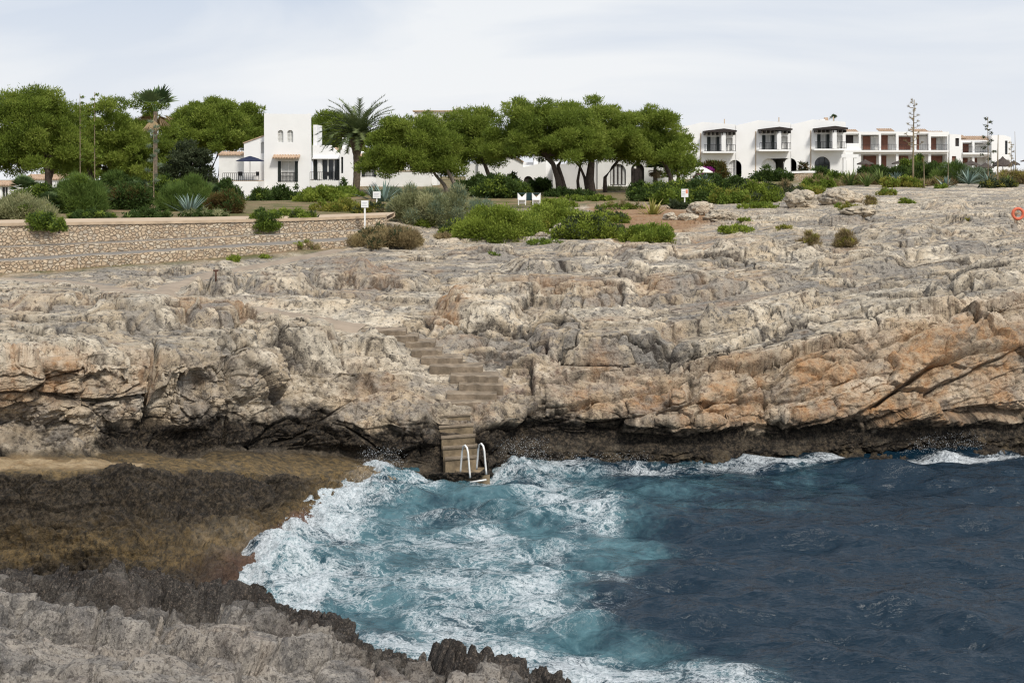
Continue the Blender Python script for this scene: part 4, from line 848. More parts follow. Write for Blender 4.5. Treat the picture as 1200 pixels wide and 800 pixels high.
# ------------------------------------------------------------------ buildings
def rect(x0, x1, z0, z1): return [(x0, z0), (x1, z0), (x1, z1), (x0, z1)]
def arch(x0, x1, z0, z1, n=12):
    r = (x1 - x0) / 2; c = (x0 + x1) / 2; zs = z1 - r
    return [(x0, z0), (x1, z0)] + [(c + r * math.cos(math.pi * k / n), zs + r * math.sin(math.pi * k / n)) for k in range(n + 1)]
class House:
    """local frame: x to the right, y away from the sea, z up; photo pixels turn into local metres at the given depth"""
    def __init__(s, name, label, cat, px0, pybase, d, rz=0.0, group=None):
        s.d = d; s.s = d / F; s.px0 = px0; s.py0 = pybase
        s.root = thing(name, label, cat, P(px0, pybase, d), rz, group)
    def x(s, px): return (px - s.px0) * s.s
    def z(s, py): return (s.py0 - py) * s.s
    def R(s, x0, x1, yt, yb): return rect(s.x(x0), s.x(x1), s.z(yb), s.z(yt))
    def A(s, x0, x1, yt, yb): return arch(s.x(x0), s.x(x1), s.z(yb), s.z(yt))
    def wall(s, outline, holes, dep, y=0.0, mat='white', th=0.35, roof=True, name='wall', floor_z=None):
        """a walled block: pierced front, sides and back, flat roof behind the parapet"""
        mb = MB(); mb.facade(outline, holes, y, y + th)
        xs = [p[0] for p in outline]; zs = [p[1] for p in outline]; x0, x1 = min(xs), max(xs); z0, z1 = min(zs), max(zs)
        zl = max(p[1] for p in outline if p[0] == x0); zr = max(p[1] for p in outline if p[0] == x1)
        mb.box(x0, x0 + th, y + th, y + dep, z0, zl); mb.box(x1 - th, x1, y + th, y + dep, z0, zr); mb.box(x0 + th, x1 - th, y + dep - th, y + dep, z0, min(zl, zr))
        mb.box(x0 + th, x1 - th, y + th, y + dep - th, min(zl, zr) - 0.5, min(zl, zr) - 0.3)
        return mb.build(name, M[mat], s.root)
    def pane(s, hole, y, mat='glass', name='window', mull=0, bars=0, frame='pole', fw=0.06):
        xs = [p[0] for p in hole]; zs = [p[1] for p in hole]; x0, x1, z0, z1 = min(xs), max(xs), min(zs), max(zs)
        mb = MB(); mb.prism(hole, y + 0.22, y + 0.26); w = mb.build(name, M[mat], s.root)
        if mull or bars:
            fb = MB()
            for k in range(mull + 2):
                x = x0 + (x1 - x0) * k / (mull + 1); fb.box(x - fw / 2, x + fw / 2, y + 0.16, y + 0.215, z0, z1 - (0.28 * (x1 - x0) if len(hole) > 4 and k in (0, mull + 1) else 0.0) - (0.02 if len(hole) > 4 else 0))
            for k in range(bars + 2):
                z = z0 + (z1 - z0) * k / (bars + 1)
                if len(hole) > 4 and k == bars + 1: continue
                fb.box(x0, x1, y + 0.155, y + 0.16, z - fw / 2, z + fw / 2)
            fb.build('frame', M[frame], w)
        return w
    def shutter(s, x0, x1, z0, z1, y, mat='shutter'):
        mb = MB(); mb.box(x0, x1, y - 0.07, y - 0.005, z0, z1); n = max(3, int((z1 - z0) / 0.28))
        for k in range(n): z = z0 + (z1 - z0) * (k + .5) / n; mb.box(x0 + 0.05, x1 - 0.05, y - 0.095, y - 0.07, z - 0.05, z + 0.05)
        return mb.build('shutter', M[mat], s.root)
    def rail(s, x0, x1, z0, h, y, step=0.16, mat='iron', r=0.02):
        mb = MB(); mb.box(x0, x1, y - 0.025, y + 0.025, z0 + h - 0.05, z0 + h); mb.box(x0, x1, y - 0.02, y + 0.02, z0 + 0.06, z0 + 0.1)
        n = max(2, int((x1 - x0) / step))
        for k in range(n + 1): x = x0 + (x1 - x0) * k / n; mb.box(x - r, x + r, y - r, y + r, z0, z0 + h - 0.05)
        return mb.build('railing', M[mat], s.root)
    def box(s, name, mat, x0, x1, y0, y1, z0, z1):
        return MB().box(x0, x1, y0, y1, z0, z1).build(name, M[mat], s.root)
    def tiles(s, x0, x1, y0, y1, z0, z1, name='roof', rows=True):
        """tiled strip falling to the front, with round tile ridges"""
        mb = MB(); mb.prism([(0, 0), (y1 - y0, z1 - z0), (y1 - y0, z1 - z0 + 0.10), (0, 0.10)], 0, 1)
        mb.v = [(x0 + (x1 - x0) * v[1], y0 + v[0], z0 + v[2]) for v in mb.v]
        n = max(3, int((x1 - x0) / 0.28))
        for k in range(n): x = x0 + (x1 - x0) * (k + .5) / n; mb.tube([(x, y0 - 0.06, z0 + 0.10), (x, y1, z1 + 0.10)], 0.085, 6)
        return mb.build(name, M['tile'], s.root)

# -- villa with the square tower
h = House('white_villa', 'white villa with a square three storey tower, twin arched windows and black shutters', 'house', 250, 238, 135)
zb = -0.6; X_, Z_ = h.x, h.z
tw = [h.A(325.5, 332, 152.5, 167), h.A(336.5, 343.5, 152.5, 167), h.R(329.5, 345.5, 189, 213)]
tb = h.wall([(X_(309.5), zb), (X_(365), zb), (X_(364), Z_(133)), (X_(358), Z_(133.8)), (X_(318), Z_(133.4)), (X_(309.5), Z_(132.8))], tw, 5.2)
h.pane(tw[0], 0, 'curtain', mull=1, bars=2); h.pane(tw[1], 0, 'curtain', mull=1, bars=2); h.pane(tw[2], 0, 'curtain', mull=1, bars=1)
h.shutter(X_(325.8), X_(329.3), Z_(213), Z_(189), 0); h.shutter(X_(345.7), X_(349.2), Z_(213), Z_(189), 0)
h.tiles(X_(320.5), X_(352), -0.75, -0.02, Z_(186), Z_(182.5), 'awning_roof')
h.rail(X_(329.5), X_(345.5), Z_(213), 1.0, -0.06, 0.14)
h.box('tower_side', 'white', X_(365.03), X_(369.5), 1.2, 4.8, Z_(172), Z_(146))  # plain block standing in for the right side face of the tower
lw = [h.A(304, 308.6, 166, 180)]
h.wall([(X_(284), zb), (X_(309.2), zb), (X_(309.2), Z_(159)), (X_(284), Z_(168))], lw, 4.4, 0.8)
h.pane(lw[0], 0.8, 'curtain')
rf = MB(); rf.prism([(X_(283), Z_(168.2)), (X_(309.2), Z_(158.8)), (X_(309.2), Z_(157.6)), (X_(283), Z_(167))], 0.7, 5.4); rf.build('roof', M['tile'], h.root)
h.wall([(X_(250), zb), (X_(283.5), zb), (X_(283.5), Z_(180)), (X_(250), Z_(182))], [], 3.5, 2.6, 'white2')
h.tiles(X_(249), X_(282), 2.4, 4.2, Z_(182), Z_(178.5))
tr = [h.R(275, 280, 224, 238), h.R(284, 293, 223.5, 238)]
h.wall([(X_(268), zb), (X_(309.2), zb), (X_(309.2), Z_(212)), (X_(268), Z_(212))], tr, 4.5, -3.2, name='terrace_wall')
h.pane(tr[0], -3.2, 'glass', mull=1, bars=1); h.pane(tr[1], -3.2, 'glass', mull=2, bars=1)
h.box('terrace_floor', 'promenade', X_(268.5), X_(309), -2.9, 0.75, Z_(212) + 0.003, Z_(211.4)); h.rail(X_(268.5), X_(309), Z_(211.5), 0.85, -3.0, 0.2)
rw = [h.R(366, 371, 187, 211), h.R(376, 397.5, 186.5, 211)]
h.wall([(X_(365.3), zb), (X_(399), zb), (X_(399), Z_(182)), (X_(387), Z_(170.2)), (X_(365.3), Z_(170.2))], rw, 4, 0.6)
h.pane(rw[0], 0.6, 'shutter', mull=0, bars=3, frame='shutter'); h.pane(rw[1], 0.6, 'glass', mull=2, bars=0, fw=0.12)
h.shutter(X_(372), X_(375), Z_(211), Z_(187), 0.6, 'white2'); h.shutter(X_(393.5), X_(397.4), Z_(211), Z_(187), 0.62)
h.box('cornice', 'white', X_(365.4), X_(399), 0.2, 0.595, Z_(186.3), Z_(185.0))
h.box('terrace_wall', 'white2', X_(365.4), X_(399), -1.7, -1.4, zb, Z_(211.5)); h.rail(X_(366), X_(398.5), Z_(211.5), 0.95, -1.55, 0.2)
h.tiles(X_(387.5), X_(400), 0.9, 3.0, Z_(180), Z_(174), 'roof')
gw = [h.R(401, 403.5, 184, 203)]
h.wall([(X_(399.3), zb), (X_(420), zb), (X_(420), Z_(177)), (X_(410), Z_(172.5)), (X_(399.3), Z_(176.5))], gw, 6, -0.9)
h.pane(gw[0], -0.9, 'shutter')
h.box('chimney', 'white', X_(399.6), X_(406), 1.0, 2.0, Z_(176), Z_(161))
ew = [h.R(427, 437.5, 184, 207)]
h.wall([(X_(420.3), zb), (X_(442), zb), (X_(442), Z_(180)), (X_(420.3), Z_(178))], ew, 5, 0.4)
h.pane(ew[0], 0.4, 'curtain', mull=1, bars=1); h.shutter(X_(423.4), X_(426.8), Z_(207), Z_(184), 0.4); h.shutter(X_(437.7), X_(441), Z_(207), Z_(184), 0.4)
h.tiles(X_(420), X_(442.5), 0.1, 0.38, Z_(184), Z_(181.5), 'awning_roof'); h.rail(X_(427), X_(437.5), Z_(207), 0.9, 0.36, 0.14)

# -- garden wall with railing right of it
h = House('garden_wall', 'low white garden wall with a dark railing between the villa and the leaning pine', 'wall', 441, 226, 134)
h.box('wall', 'white2', 0, h.x(506), 0, 0.3, -0.5, h.z(201)); h.box('coping', 'coping', -0.05, h.x(506.5), -0.06, 0.36, h.z(201) + 0.002, h.z(199.8)); h.rail(h.x(456), h.x(495), h.z(199.8), 1.0, 0.15, 0.22)
h.box('post', 'white', h.x(495), h.x(497.5), 0.0, 0.3, h.z(199.8) + .003, h.z(188))
# -- low dark house behind it
h = House('low_house', 'low white house with dark doorway behind the railing and the leaning pine', 'house', 442, 226, 140)
o = [h.R(462, 474, 190, 206), h.R(480, 496, 190, 206)]
h.wall([(0, -.5), (h.x(512), -.5), (h.x(512), h.z(181)), (0, h.z(179))], o, 6)
h.pane(o[0], 0, 'glass', mull=1); h.pane(o[1], 0, 'glass', mull=2); h.tiles(-0.2, h.x(512.5), -0.5, 2.5, h.z(181.5), h.z(177))
# -- building far behind the pines
h = House('distant_house', 'white flat roofed house whose top shows above the two middle pines', 'house', 485, 190, 210)
h.wall([(0, -2), (h.x(545), -2), (h.x(545), h.z(131)), (h.x(492), h.z(131)), (0, h.z(133))], [h.R(500, 506, 137, 143)], 8, mat='white2')
h.box('cornice', 'coping', -.2, h.x(546), -0.3, 8.2, h.z(131), h.z(129.4)); h.box('chimney', 'white', h.x(533), h.x(539), 2, 2.8, h.z(131), h.z(125))

# -- long white villa behind the middle pines
h = House('long_white_villa', 'long low white villa with a tall arched window and arched porch behind the pines', 'house', 545, 228, 126)
X_, Z_ = h.x, h.z
o1 = [h.A(614, 624.5, 206.5, 226)]
h.wall([(X_(560), -.5), (X_(640), -.5), (X_(640), Z_(190)), (X_(613), Z_(196)), (X_(613), Z_(190)), (X_(600), Z_(182.5)), (X_(578), Z_(185)), (X_(560), Z_(188))], o1, 6, 1.0)
h.pane(o1[0], 1.0, 'dark_wood', 'door')
rf = MB(); rf.prism([(X_(577), Z_(185.3)), (X_(600), Z_(182.6)), (X_(614), Z_(190.2)), (X_(614), Z_(189)), (X_(600), Z_(181.2)), (X_(577), Z_(184))], 0.8, 7); rf.build('roof', M['tile'], h.root)
h.wall([(X_(545), -.5), (X_(559.5), -.5), (X_(559.5), Z_(191)), (X_(545), Z_(193))], [], 5, 1.5, 'white2')
o2 = [h.R(631, 638, 186, 195)]
h.wall([(X_(626), -.5), (X_(656), -.5), (X_(656), Z_(180)), (X_(629.5), Z_(180)), (X_(629.5), Z_(172)), (X_(626), Z_(172))], o2, 4, 2.6); h.pane(o2[0], 2.6, 'glass', mull=1, bars=1)
h.wall([(X_(648), -.5), (X_(700), -.5), (X_(700), Z_(189)), (X_(648), Z_(193))], [], 5, 0.2, 'grey_wash')
o3 = [h.A(715, 733.5, 192, 217), h.A(739.5, 755, 191, 226)]
h.wall([(X_(700.3), -.5), (X_(784), -.5), (X_(784), Z_(190)), (X_(762), Z_(182)), (X_(755), Z_(181)), (X_(700.3), Z_(185))], o3, 6, 0.0, 'white2')
h.pane(o3[0], 0, 'curtain', mull=3, frame='dark_wood', fw=0.14); h.pane(o3[1], 0.1, 'dark_wood', 'door', mull=2, frame='dark_wood')
lp = MB(); lp.cone((X_(744), -0.12, Z_(197.5)), 0.14, 0.10, 0.25, 8); lp.build('wall_lamp', M['canvas'], h.root)
h.box('plinth', 'rubble', X_(700.5), X_(738), -0.45, -0.02, -0.5, Z_(222)); h.box('sill', 'white', X_(713), X_(735), -0.12, -0.004, Z_(218.5), Z_(217))
o4 = [h.R(770, 777, 196, 212)]
h.box('side_wall', 'white', X_(784.3), X_(800), 1, 1.3, -.5, Z_(204))

# -- three attached white houses
rowg = 'attached white houses with dark balcony canopies'
def row_house(label, px, py, holes, dx, extra):
    h = House('row_house', label, 'house', px, py + 6, 150, 0.0, rowg); X_, Z_ = h.x, h.z; zb = -.5
    up = [h.R(px + 31, px + 44.5, py - 45.5, py - 27.5), h.R(px + 51, px + 60.5, py - 44, py - 29)]
    hs = [(h.A if k else h.R)(a, b, c, e) for a, b, c, e, k in holes]
    h.wall([(0, zb), (X_(px + 64), zb), (X_(px + 64), Z_(py - 60)), (X_(px + 26), Z_(py - 63)), (X_(px + 12), Z_(py - 59.5)), (0, Z_(py - 57))], up + hs, 8)
    w = h.pane(up[0], 0.05, 'curtain', mull=2, bars=1); h.pane(up[1], 0.25, 'white2', 'balcony_back')
    h.shutter(X_(px + 30.6), X_(px + 34.5), Z_(py - 27.5), Z_(py - 45.5), -0.005, 'shutter'); h.shutter(X_(px + 41.5), X_(px + 44.8), Z_(py - 27.5), Z_(py - 45.5), -0.005, 'shutter')
    h.box('shutter', 'shutter', X_(px + 51.3), X_(px + 53.2), -0.05, 0.2, Z_(py - 30), Z_(py - 43))
    # dark timber canopy on a white corner pier
    c = MB(); c.prism([(X_(px + 25.5), Z_(py - 50.5)), (X_(px + 63), Z_(py - 51)), (X_(px + 63), Z_(py - 52.8)), (X_(px + 48), Z_(py - 55)), (X_(px + 25.5), Z_(py - 52.3))], -1.5, -0.005); c.build('canopy', M['dark_wood'], h.root)
    c = MB()
    for k in range(8): x = X_(px + 27) + (X_(px + 61) - X_(px + 27)) * k / 7; c.box(x - .05, x + .05, -1.35, -0.01, Z_(py - 50.5) - 0.32, Z_(py - 50.6) - 0.0)
    c.build('rafters', M['dark_wood'], h.root)
    h.box('pier', 'white', X_(px + 45.5), X_(px + 50.5), -1.25, -0.006, Z_(py - 29), Z_(py - 50.8) - 0.1)
    h.box('balcony_slab', 'white', X_(px + 24), X_(px + 62), -1.3, -0.004, Z_(py - 26.5), Z_(py - 28.5))
    h.rail(X_(px + 25.5), X_(px + 45), Z_(py - 28.4), 0.85, -1.2, 0.16); h.rail(X_(px + 51), X_(px + 61.5), Z_(py - 28.4), 0.85, -1.2, 0.16)
    for (a, b, c_, e, k), hl in zip(holes, hs):
        h.pane(hl, 0.12, extra, 'arched_window' if k else 'door', mull=2, bars=1, frame='pole' if extra != 'glass' else 'iron')
    h.box('drain_pipe', 'coping', X_(px + 22.6), X_(px + 23.4), -0.08, -0.004, 0.2, Z_(py - 50)); h.box('chimney_pot', 'coping', X_(px + 53), X_(px + 54), 1.5, 1.6, Z_(py - 61), Z_(py - 67))
    return h
row_house('attached white house nearest the pines, one arch beside a magenta flowering shrub', 798, 206, [(853.5, 869, 187.5, 206, 1)], 0, 'grey_wash')
row_house('middle attached white house with two ground floor arches behind a clipped hedge', 862.5, 204, [(892, 909, 186, 204, 1), (919, 933.5, 185.5, 204, 1)], 0, 'white2')
h3 = row_house('attached white house with a wide glazed arch and a red chimney, next to the apartments', 927, 203, [(954.5, 973, 183.5, 203, 1)], 0, 'glass')
h3.box('chimney', 'white2', h3.x(966), h3.x(972), 2, 3, h3.z(143), h3.z(139)); c = MB(); c.cone((h3.x(974), 2.5, h3.z(142.5)), .32, .26, h3.z(137) - h3.z(142.5), 8); c.build('chimney_cowl', M['tile'], h3.root)
h = House('white_pergola', 'square white pergola frame at the right end of the attached houses', 'pergola', 988, 210, 148)
for x in (990, 1002.5): h.box('post', 'white', h.x(x - 1.6), h.x(x + 1.6), 0, 0.4, -.5, h.z(185))
h.box('beam', 'white', h.x(986), h.x(1006), -0.05, 0.45, h.z(185) + .002, h.z(181)); h.box('back_wall', 'white', h.x(980), h.x(1008), 3, 3.3, -.5, h.z(178)); h.box('door', 'shutter', h.x(993), h.x(999.5), 2.93, 2.995, -.3, h.z(188))

# -- apartment block
h = House('apartment_block', 'long white two storey apartment block with brown shutters and recessed balconies', 'apartment block', 988, 208, 200)
X_, Z_ = h.x, h.z
def bays(blk, top, shift):
    out = []; 
    x0, x1 = blk[0][0] - 2, blk[-1][1] + 2
    holes = []
    for a, b, yt, yb, br, gr in blk:
        holes.append(h.R(a, b, yt + shift, yb + shift))
        if gr: holes.append(h.R(a, b, 181 + shift, 205 + shift))
    h.wall([(X_(x0), -1), (X_(x1), -1), (X_(x1), Z_(top + shift)), (X_(x0), Z_(top + shift))], holes, 8, th=0.4)
    bw = MB(); bw.box(X_(x0) + .41, X_(x1) - .41, 1.7, 1.9, -1, Z_(top + shift) - 0.6); bw.build('loggia_back', M['white2'], h.root)
    sl = MB(); sl.box(X_(x0) + .2, X_(x1) - .2, -0.5, 1.69, Z_(178.2 + shift), Z_(176 + shift)); sl.build('balcony_slab', M['white'], h.root)
    for a, b, yt, yb, br, gr in blk:
        for p, q, mt in br:
            m_ = MB(); m_.box(X_(p), X_(q), 1.55 if mt != 'brown' else 1.45, 1.695, Z_(yb + shift) + 0.05, Z_(yt + 1.5 + shift)); m_.build('shutter' if mt == 'brown' else 'window', M[mt], h.root)
        if yb > 170: h.rail(X_(a) + .05, X_(b) - .05, Z_(176 + shift), 0.95, -0.35, 0.25, 'iron', 0.012)
        if gr:
            m_ = MB(); m_.box(X_(gr[0]), X_(gr[1]), 1.5, 1.695, Z_(205 + shift), Z_(182.5 + shift)); m_.build('shutter', M['brown'], h.root)
bays([(990, 1006.5, 156.5, 168, [(992, 1003, 'dark_wood')], None), (1009, 1030, 158, 176, [(1014.5, 1023, 'brown'), (1023.5, 1029.5, 'curtain')], (1015, 1030)), (1032.5, 1050, 156.5, 176, [(1034, 1043.5, 'brown')], (1036, 1042)),
      (1053, 1071.5, 159, 176, [(1055, 1070.5, 'brown')], (1056, 1068)), (1074, 1088, 156.5, 176, [(1075, 1080.5, 'brown')], (1078, 1086)), (1091, 1110, 160, 176, [(1091.5, 1100.5, 'brown'), (1101, 1107, 'curtain')], (1093, 1108))], 154.5, 0)
for a, b, y in ((989, 1007, 153), (1031, 1049, 152), (1071, 1089, 152.5), (1090, 1109, 155)): h.tiles(X_(a), X_(b), 0.3, 2.0, Z_(y + 2.2), Z_(y - 0.8))
bays([(1128, 1139.5, 163, 176, [(1128, 1139, 'brown')], (1130, 1138)), (1142, 1158, 163, 176, [(1143, 1146, 'dark_wood')], (1145, 1149))], 161.5, 3)
hl = [h.R(1119, 1123.5, 162, 171.5), h.R(1115, 1120, 183, 191)]
h.wall([(X_(1112.2), -1), (X_(1125.8), -1), (X_(1125.8), Z_(158)), (X_(1112.2), Z_(157))], hl, 7.5, -0.2); h.pane(hl[0], -0.2, 'dark_wood'); h.pane(hl[1], -0.2, 'brown')
h.tiles(X_(1126), X_(1160), 0.3, 2.4, Z_(164), Z_(160)); h.tiles(X_(1126), X_(1133), 0.2, 1.8, Z_(162.5), Z_(159))
hl = [h.R(1176, 1179, 165, 181)]
h.wall([(X_(1160.3), -1), (X_(1183), -1), (X_(1183), Z_(161)), (X_(1174), Z_(158.5)), (X_(1160.3), Z_(159))], hl, 9, -0.6); h.pane(hl[0], -0.6, 'glass', mull=0, bars=3, frame='iron')
# -- white house far left
h = House('tile_roofed_house', 'low white house with terracotta roof seen under the far left pine', 'house', -40, 236, 140)
X_, Z_ = h.x, h.z; o = [h.R(2, 9, 219, 233)]
h.wall([(X_(-40), -.5), (X_(16), -.5), (X_(16), Z_(217)), (X_(-40), Z_(217))], o, 5, 0); h.pane(o[0], 0, 'glass', mull=1)
h.tiles(X_(-41), X_(17), -0.3, 2.8, Z_(218), Z_(213.5))
h.wall([(X_(17), -.5), (X_(62), -.5), (X_(62), Z_(210)), (X_(17), Z_(211))], [h.R(46, 49, 216, 224)], 6, 2.2); h.tiles(X_(16), X_(63), 2.0, 5.0, Z_(211), Z_(206))

# ------------------------------------------------------------------ terrace walls, walkways
def ribbon_wall(name, label, top, bot, th, mat, coping=None, cop_h=0.12, group=None):
    """top / bot: lists of (px, py, depth)"""
    b0 = P(*bot[0]); root = thing(name, label, 'wall', b0, group=group); n = 40
    def at(l, t_):
        q = np.array(l, float); u = np.linspace(0, 1, len(q)); return P(*[float(np.interp(t_, u, q[:, c_])) for c_ in range(3)])
    T = [at(top, i / n) for i in range(n + 1)]; Bt = [at(bot, i / n) for i in range(n + 1)]
    rng = np.random.RandomState(int(top[0][1])); mb = MB()
    for i in range(n + 1):
        jt = rng.uniform(-.03, .03) if not coping else 0
        for (v, dz) in ((Bt[i] - Vector((0, 0, .35)), 0), (T[i], jt)): mb.v.append(tuple(Vector((v.x, v.y, v.z + dz)) - b0)); mb.v.append(tuple(Vector((v.x, v.y + th, v.z + dz)) - b0))
    for i in range(n):
        a = 4 * i; c_ = a + 4; mb.f += [(a, c_, c_ + 2, a + 2), (a + 2, c_ + 2, c_ + 3, a + 3), (a + 3, c_ + 3, c_ + 1, a + 1)]
    mb.f += [(0, 2, 3, 1), (4 * n, 4 * n + 1, 4 * n + 3, 4 * n + 2)]
    mb.build('masonry', M[mat], root)
    if coping:
        cb = MB()
        for i in range(n + 1):
            v = T[i] - b0
            for dy, dz in ((-0.07, 0.004), (-0.07, cop_h), (th + 0.07, cop_h), (th + 0.07, 0.004)): cb.v.append((v.x, v.y + dy, v.z + dz))
        for i in range(n):
            a = 4 * i; c_ = a + 4; cb.f += [(a + k, c_ + k, c_ + (k + 1) % 4, a + (k + 1) % 4) for k in range(4)]
        cb.f += [(3, 2, 1, 0), (4 * n, 4 * n + 1, 4 * n + 2, 4 * n + 3)]; cb.build('coping', M[coping], root)
    return root
wg = 'rubble stone terrace walls'
ribbon_wall('stone_wall', 'upper rubble terrace wall under the pale promenade coping', [(-120, 268, 55.5), (0, 265, 58), (200, 262, 62), (350, 259, 65), (452, 255, 68)], [(-120, 292, 55.5), (0, 288, 58), (200, 279, 62), (350, 270, 65), (452, 264, 68)], 0.5, 'rubble', 'coping', 0.14, wg)
ribbon_wall('stone_wall', 'middle rubble terrace wall standing just above the grey ramp', [(-120, 294.5, 53.6), (0, 291, 56), (200, 281.5, 60), (420, 270.5, 64.5)], [(-120, 308, 53.6), (0, 303, 56), (200, 291, 60), (420, 277, 64.5)], 0.5, 'rubble', None, group=wg)
ribbon_wall('stone_wall', 'lowest rubble terrace wall rising out of the pale rock beside the walkway', [(-120, 312, 50.4), (0, 307, 52.6), (200, 294.5, 57), (432, 280, 63)], [(-120, 330, 50.4), (0, 323, 52.6), (200, 307, 57), (432, 292, 63)], 0.45, 'rubble', None, group=wg)
def sheet(name, near, farl, mat, label, n=30, th=0.25):
    mb = MB()
    def at(l, t_):
        q = np.array(l, float); u = np.linspace(0, 1, len(q)); return P(*[float(np.interp(t_, u, q[:, c_])) for c_ in range(3)])
    for i in range(n + 1):
        a, b = at(near, i / n), at(farl, i / n); mb.v += [tuple(a), tuple(b), (a.x, a.y, a.z - th), (b.x, b.y, b.z - th)]
    for i in range(n):
        a = 4 * i; c_ = a + 4; mb.f += [(a, c_, c_ + 1, a + 1), (a + 2, a + 3, c_ + 3, c_ + 2), (a, a + 2, c_ + 2, c_), (a + 1, c_ + 1, c_ + 3, a + 3)]
    return tag(mb.build(name, M[mat]), label, None, kind='structure')
def zpy(z, d): return YH + (CZ - z) * F / d
def level(l, dz): return [(600 + (px - 600), zpy(CZ - (py - YH) / F * d + dz, d), d) for px, py, d in l]
def back(l, dd, dz=0.0):
    out = []
    for px, py, d in l:
        v = P(px, py, d); out.append((600 + F * v.x / (d + dd), zpy(v.z + dz, d + dd), d + dd))
    return out
topw = [(-120, 268, 55.5), (0, 265, 58), (200, 262, 62), (350, 259, 65), (452, 255, 68)]
sheet('promenade', back(topw, 0.58, 0.05), back(topw, 5.5, 0.09), 'promenade', 'pale promenade along the top of the terrace walls')
lw3 = [(-120, 312, 50.4), (0, 307, 52.6), (200, 294.5, 57), (432, 280, 63)]
mb_ = [(-120, 308, 53.6), (0, 303, 56), (200, 291, 60), (420, 277, 64.5)]
sheet('ramp_path', back(lw3, 0.46, -0.02), back(mb_, -0.01, 0.0), 'ramp', 'grey ramp between the terrace walls')
mt_ = [(-120, 294.5, 53.6), (0, 291, 56), (200, 281.5, 60), (420, 270.5, 64.5)]
sheet('ledge_path', back(mt_, 0.51, -0.03), [(p[0], zpy(P(*q).z - 0.03, p[2] - 0.01), p[2] - 0.01) for p, q in zip([(-120, 0, 55.5), (0, 0, 58), (200, 0, 62), (435, 0, 67)], mt_)], 'ramp', 'narrow grey ledge below the upper wall')
def draped(name, pts, w, mat, label):
    q = [Vector(p) for p in pts]; V = []; Fc = []; S_ = []
    for a, b in zip(q[:-1], q[1:]):
        for k in range(8): S_.append(a.lerp(b, k / 8))
    S_.append(q[-1]); mb = MB(); rng = np.random.RandomState(3)
    for i, p in enumerate(S_):
        dr = (S_[min(i + 1, len(S_) - 1)] - S_[max(0, i - 1)]).normalized(); nr = Vector((-dr.y, dr.x)); ww = w * (1 + 0.22 * math.sin(i * 0.9) * rng.rand())
        for k in range(5):
            o = (k / 4 - .5) * ww + (rng.uniform(-.12, .12) if k in (0, 4) else 0); v = p + nr * o
            mb.v.append((v.x, v.y, base_z(v.x, v.y) - 0.035 - (0.08 if k in (0, 4) else 0)))
    n = len(S_)
    for i in range(n - 1):
        for k in range(4): a = 5 * i + k; mb.f.append((a, a + 1, a + 6, a + 5))
    return tag(mb.build(name, M[mat], None, True), label, None, kind='structure')
draped('walkway', walk_xy, 1.5, 'walkway', 'trodden grey brown walkway crossing the rock')
draped('walkway', branch_xy, 1.0, 'walkway', 'side path climbing to the terrace walls')

# ------------------------------------------------------------------ steps, ladder
def steps():
    a0 = surf(537, 472); root = thing('stone_steps', 'worn concrete steps winding down the rock from the walkway', 'steps', a0)
    rng = np.random.RandomState(5)
    for i, (xa, xb, y) in enumerate(STEPS):
        p = surf((xa + xb) / 2, y); w = (xb - xa) * p.y / F; mb = MB(); n = 10; z = p.z + 0.05; dp = 0.75
        sk = rng.uniform(-.13, .13)
        for k in range(n + 1):
            x = -w / 2 + w * k / n; j = rng.uniform(-.03, .03)
            for yy, zz in ((0.02 + j + sk * x, -0.45), (0 + j + sk * x, 0.0 + rng.uniform(-.02, .02)), (dp, 0.03), (dp, -0.45)): mb.v.append((p.x + x - a0.x, p.y + yy - 0.28 - a0.y, z + zz - a0.z))
        for k in range(n):
            a = 4 * k; mb.f += [(a + q, a + 4 + q, a + 4 + (q + 1) % 4, a + (q + 1) % 4) for q in range(4)]
        mb.f += [(3, 2, 1, 0), (4 * n, 4 * n + 1, 4 * n + 2, 4 * n + 3)]; mb.build('step', M['concrete'], root)
    # lower straight flight down to the water
    b0 = P(536, 545, 35.9); root = thing('concrete_stairs', 'steep straight wet concrete stairs dropping to the ladder at the water', 'steps', b0)
    n = 5; zt, zbm = 1.42, 0.12
    lefts = [(512, 551), (515, 554.5), (517.5, 556.5), (519.5, 558.5), (522, 560)]
    for i in range(n):
        z = zt + (zbm - zt) * i / n; yf = 37.15 - 0.24 * (i + 1); s = yf / F; x0, x1 = (lefts[i][0] - 600) * s, (lefts[i][1] - 600) * s
        mb = MB(); sl = 0.05
        vs = [(x0, yf, -0.3), (x1, yf + .05, -0.3), (x1, 37.9, -0.3), (x0, 37.9, -0.3), (x0, yf, z), (x1, yf + .05, z + .06), (x1, 37.9, z + .06), (x0, 37.9, z)]
        mb.add([tuple(Vector(v) - b0) for v in vs], [(0, 3, 2, 1), (4, 5, 6, 7), (0, 1, 5, 4), (1, 2, 6, 5), (2, 3, 7, 6), (3, 0, 4, 7)])
        no = MB(); no.add([tuple(Vector(v) - b0) for v in [(x0 - .02, yf - .035, z + .004), (x1 + .02, yf + .015, z + .064), (x1 + .02, yf + .24, z + .064), (x0 - .02, yf + .24, z + .004), (x0 - .02, yf - .035, z + .05), (x1 + .02, yf + .015, z + .11), (x1 + .02, yf + .24, z + .11), (x0 - .02, yf + .24, z + .05)]], [(0, 3, 2, 1), (4, 5, 6, 7), (0, 1, 5, 4), (1, 2, 6, 5), (2, 3, 7, 6), (3, 0, 4, 7)])
        st = mb.build('step', M['step_wet'], root); no.build('nosing', M['concrete'], st)
steps()
b0 = P(556, 556, 35.35); root = thing('swim_ladder', 'white tubular swimming ladder with two arched handrails at the foot of the stairs', 'ladder', b0)
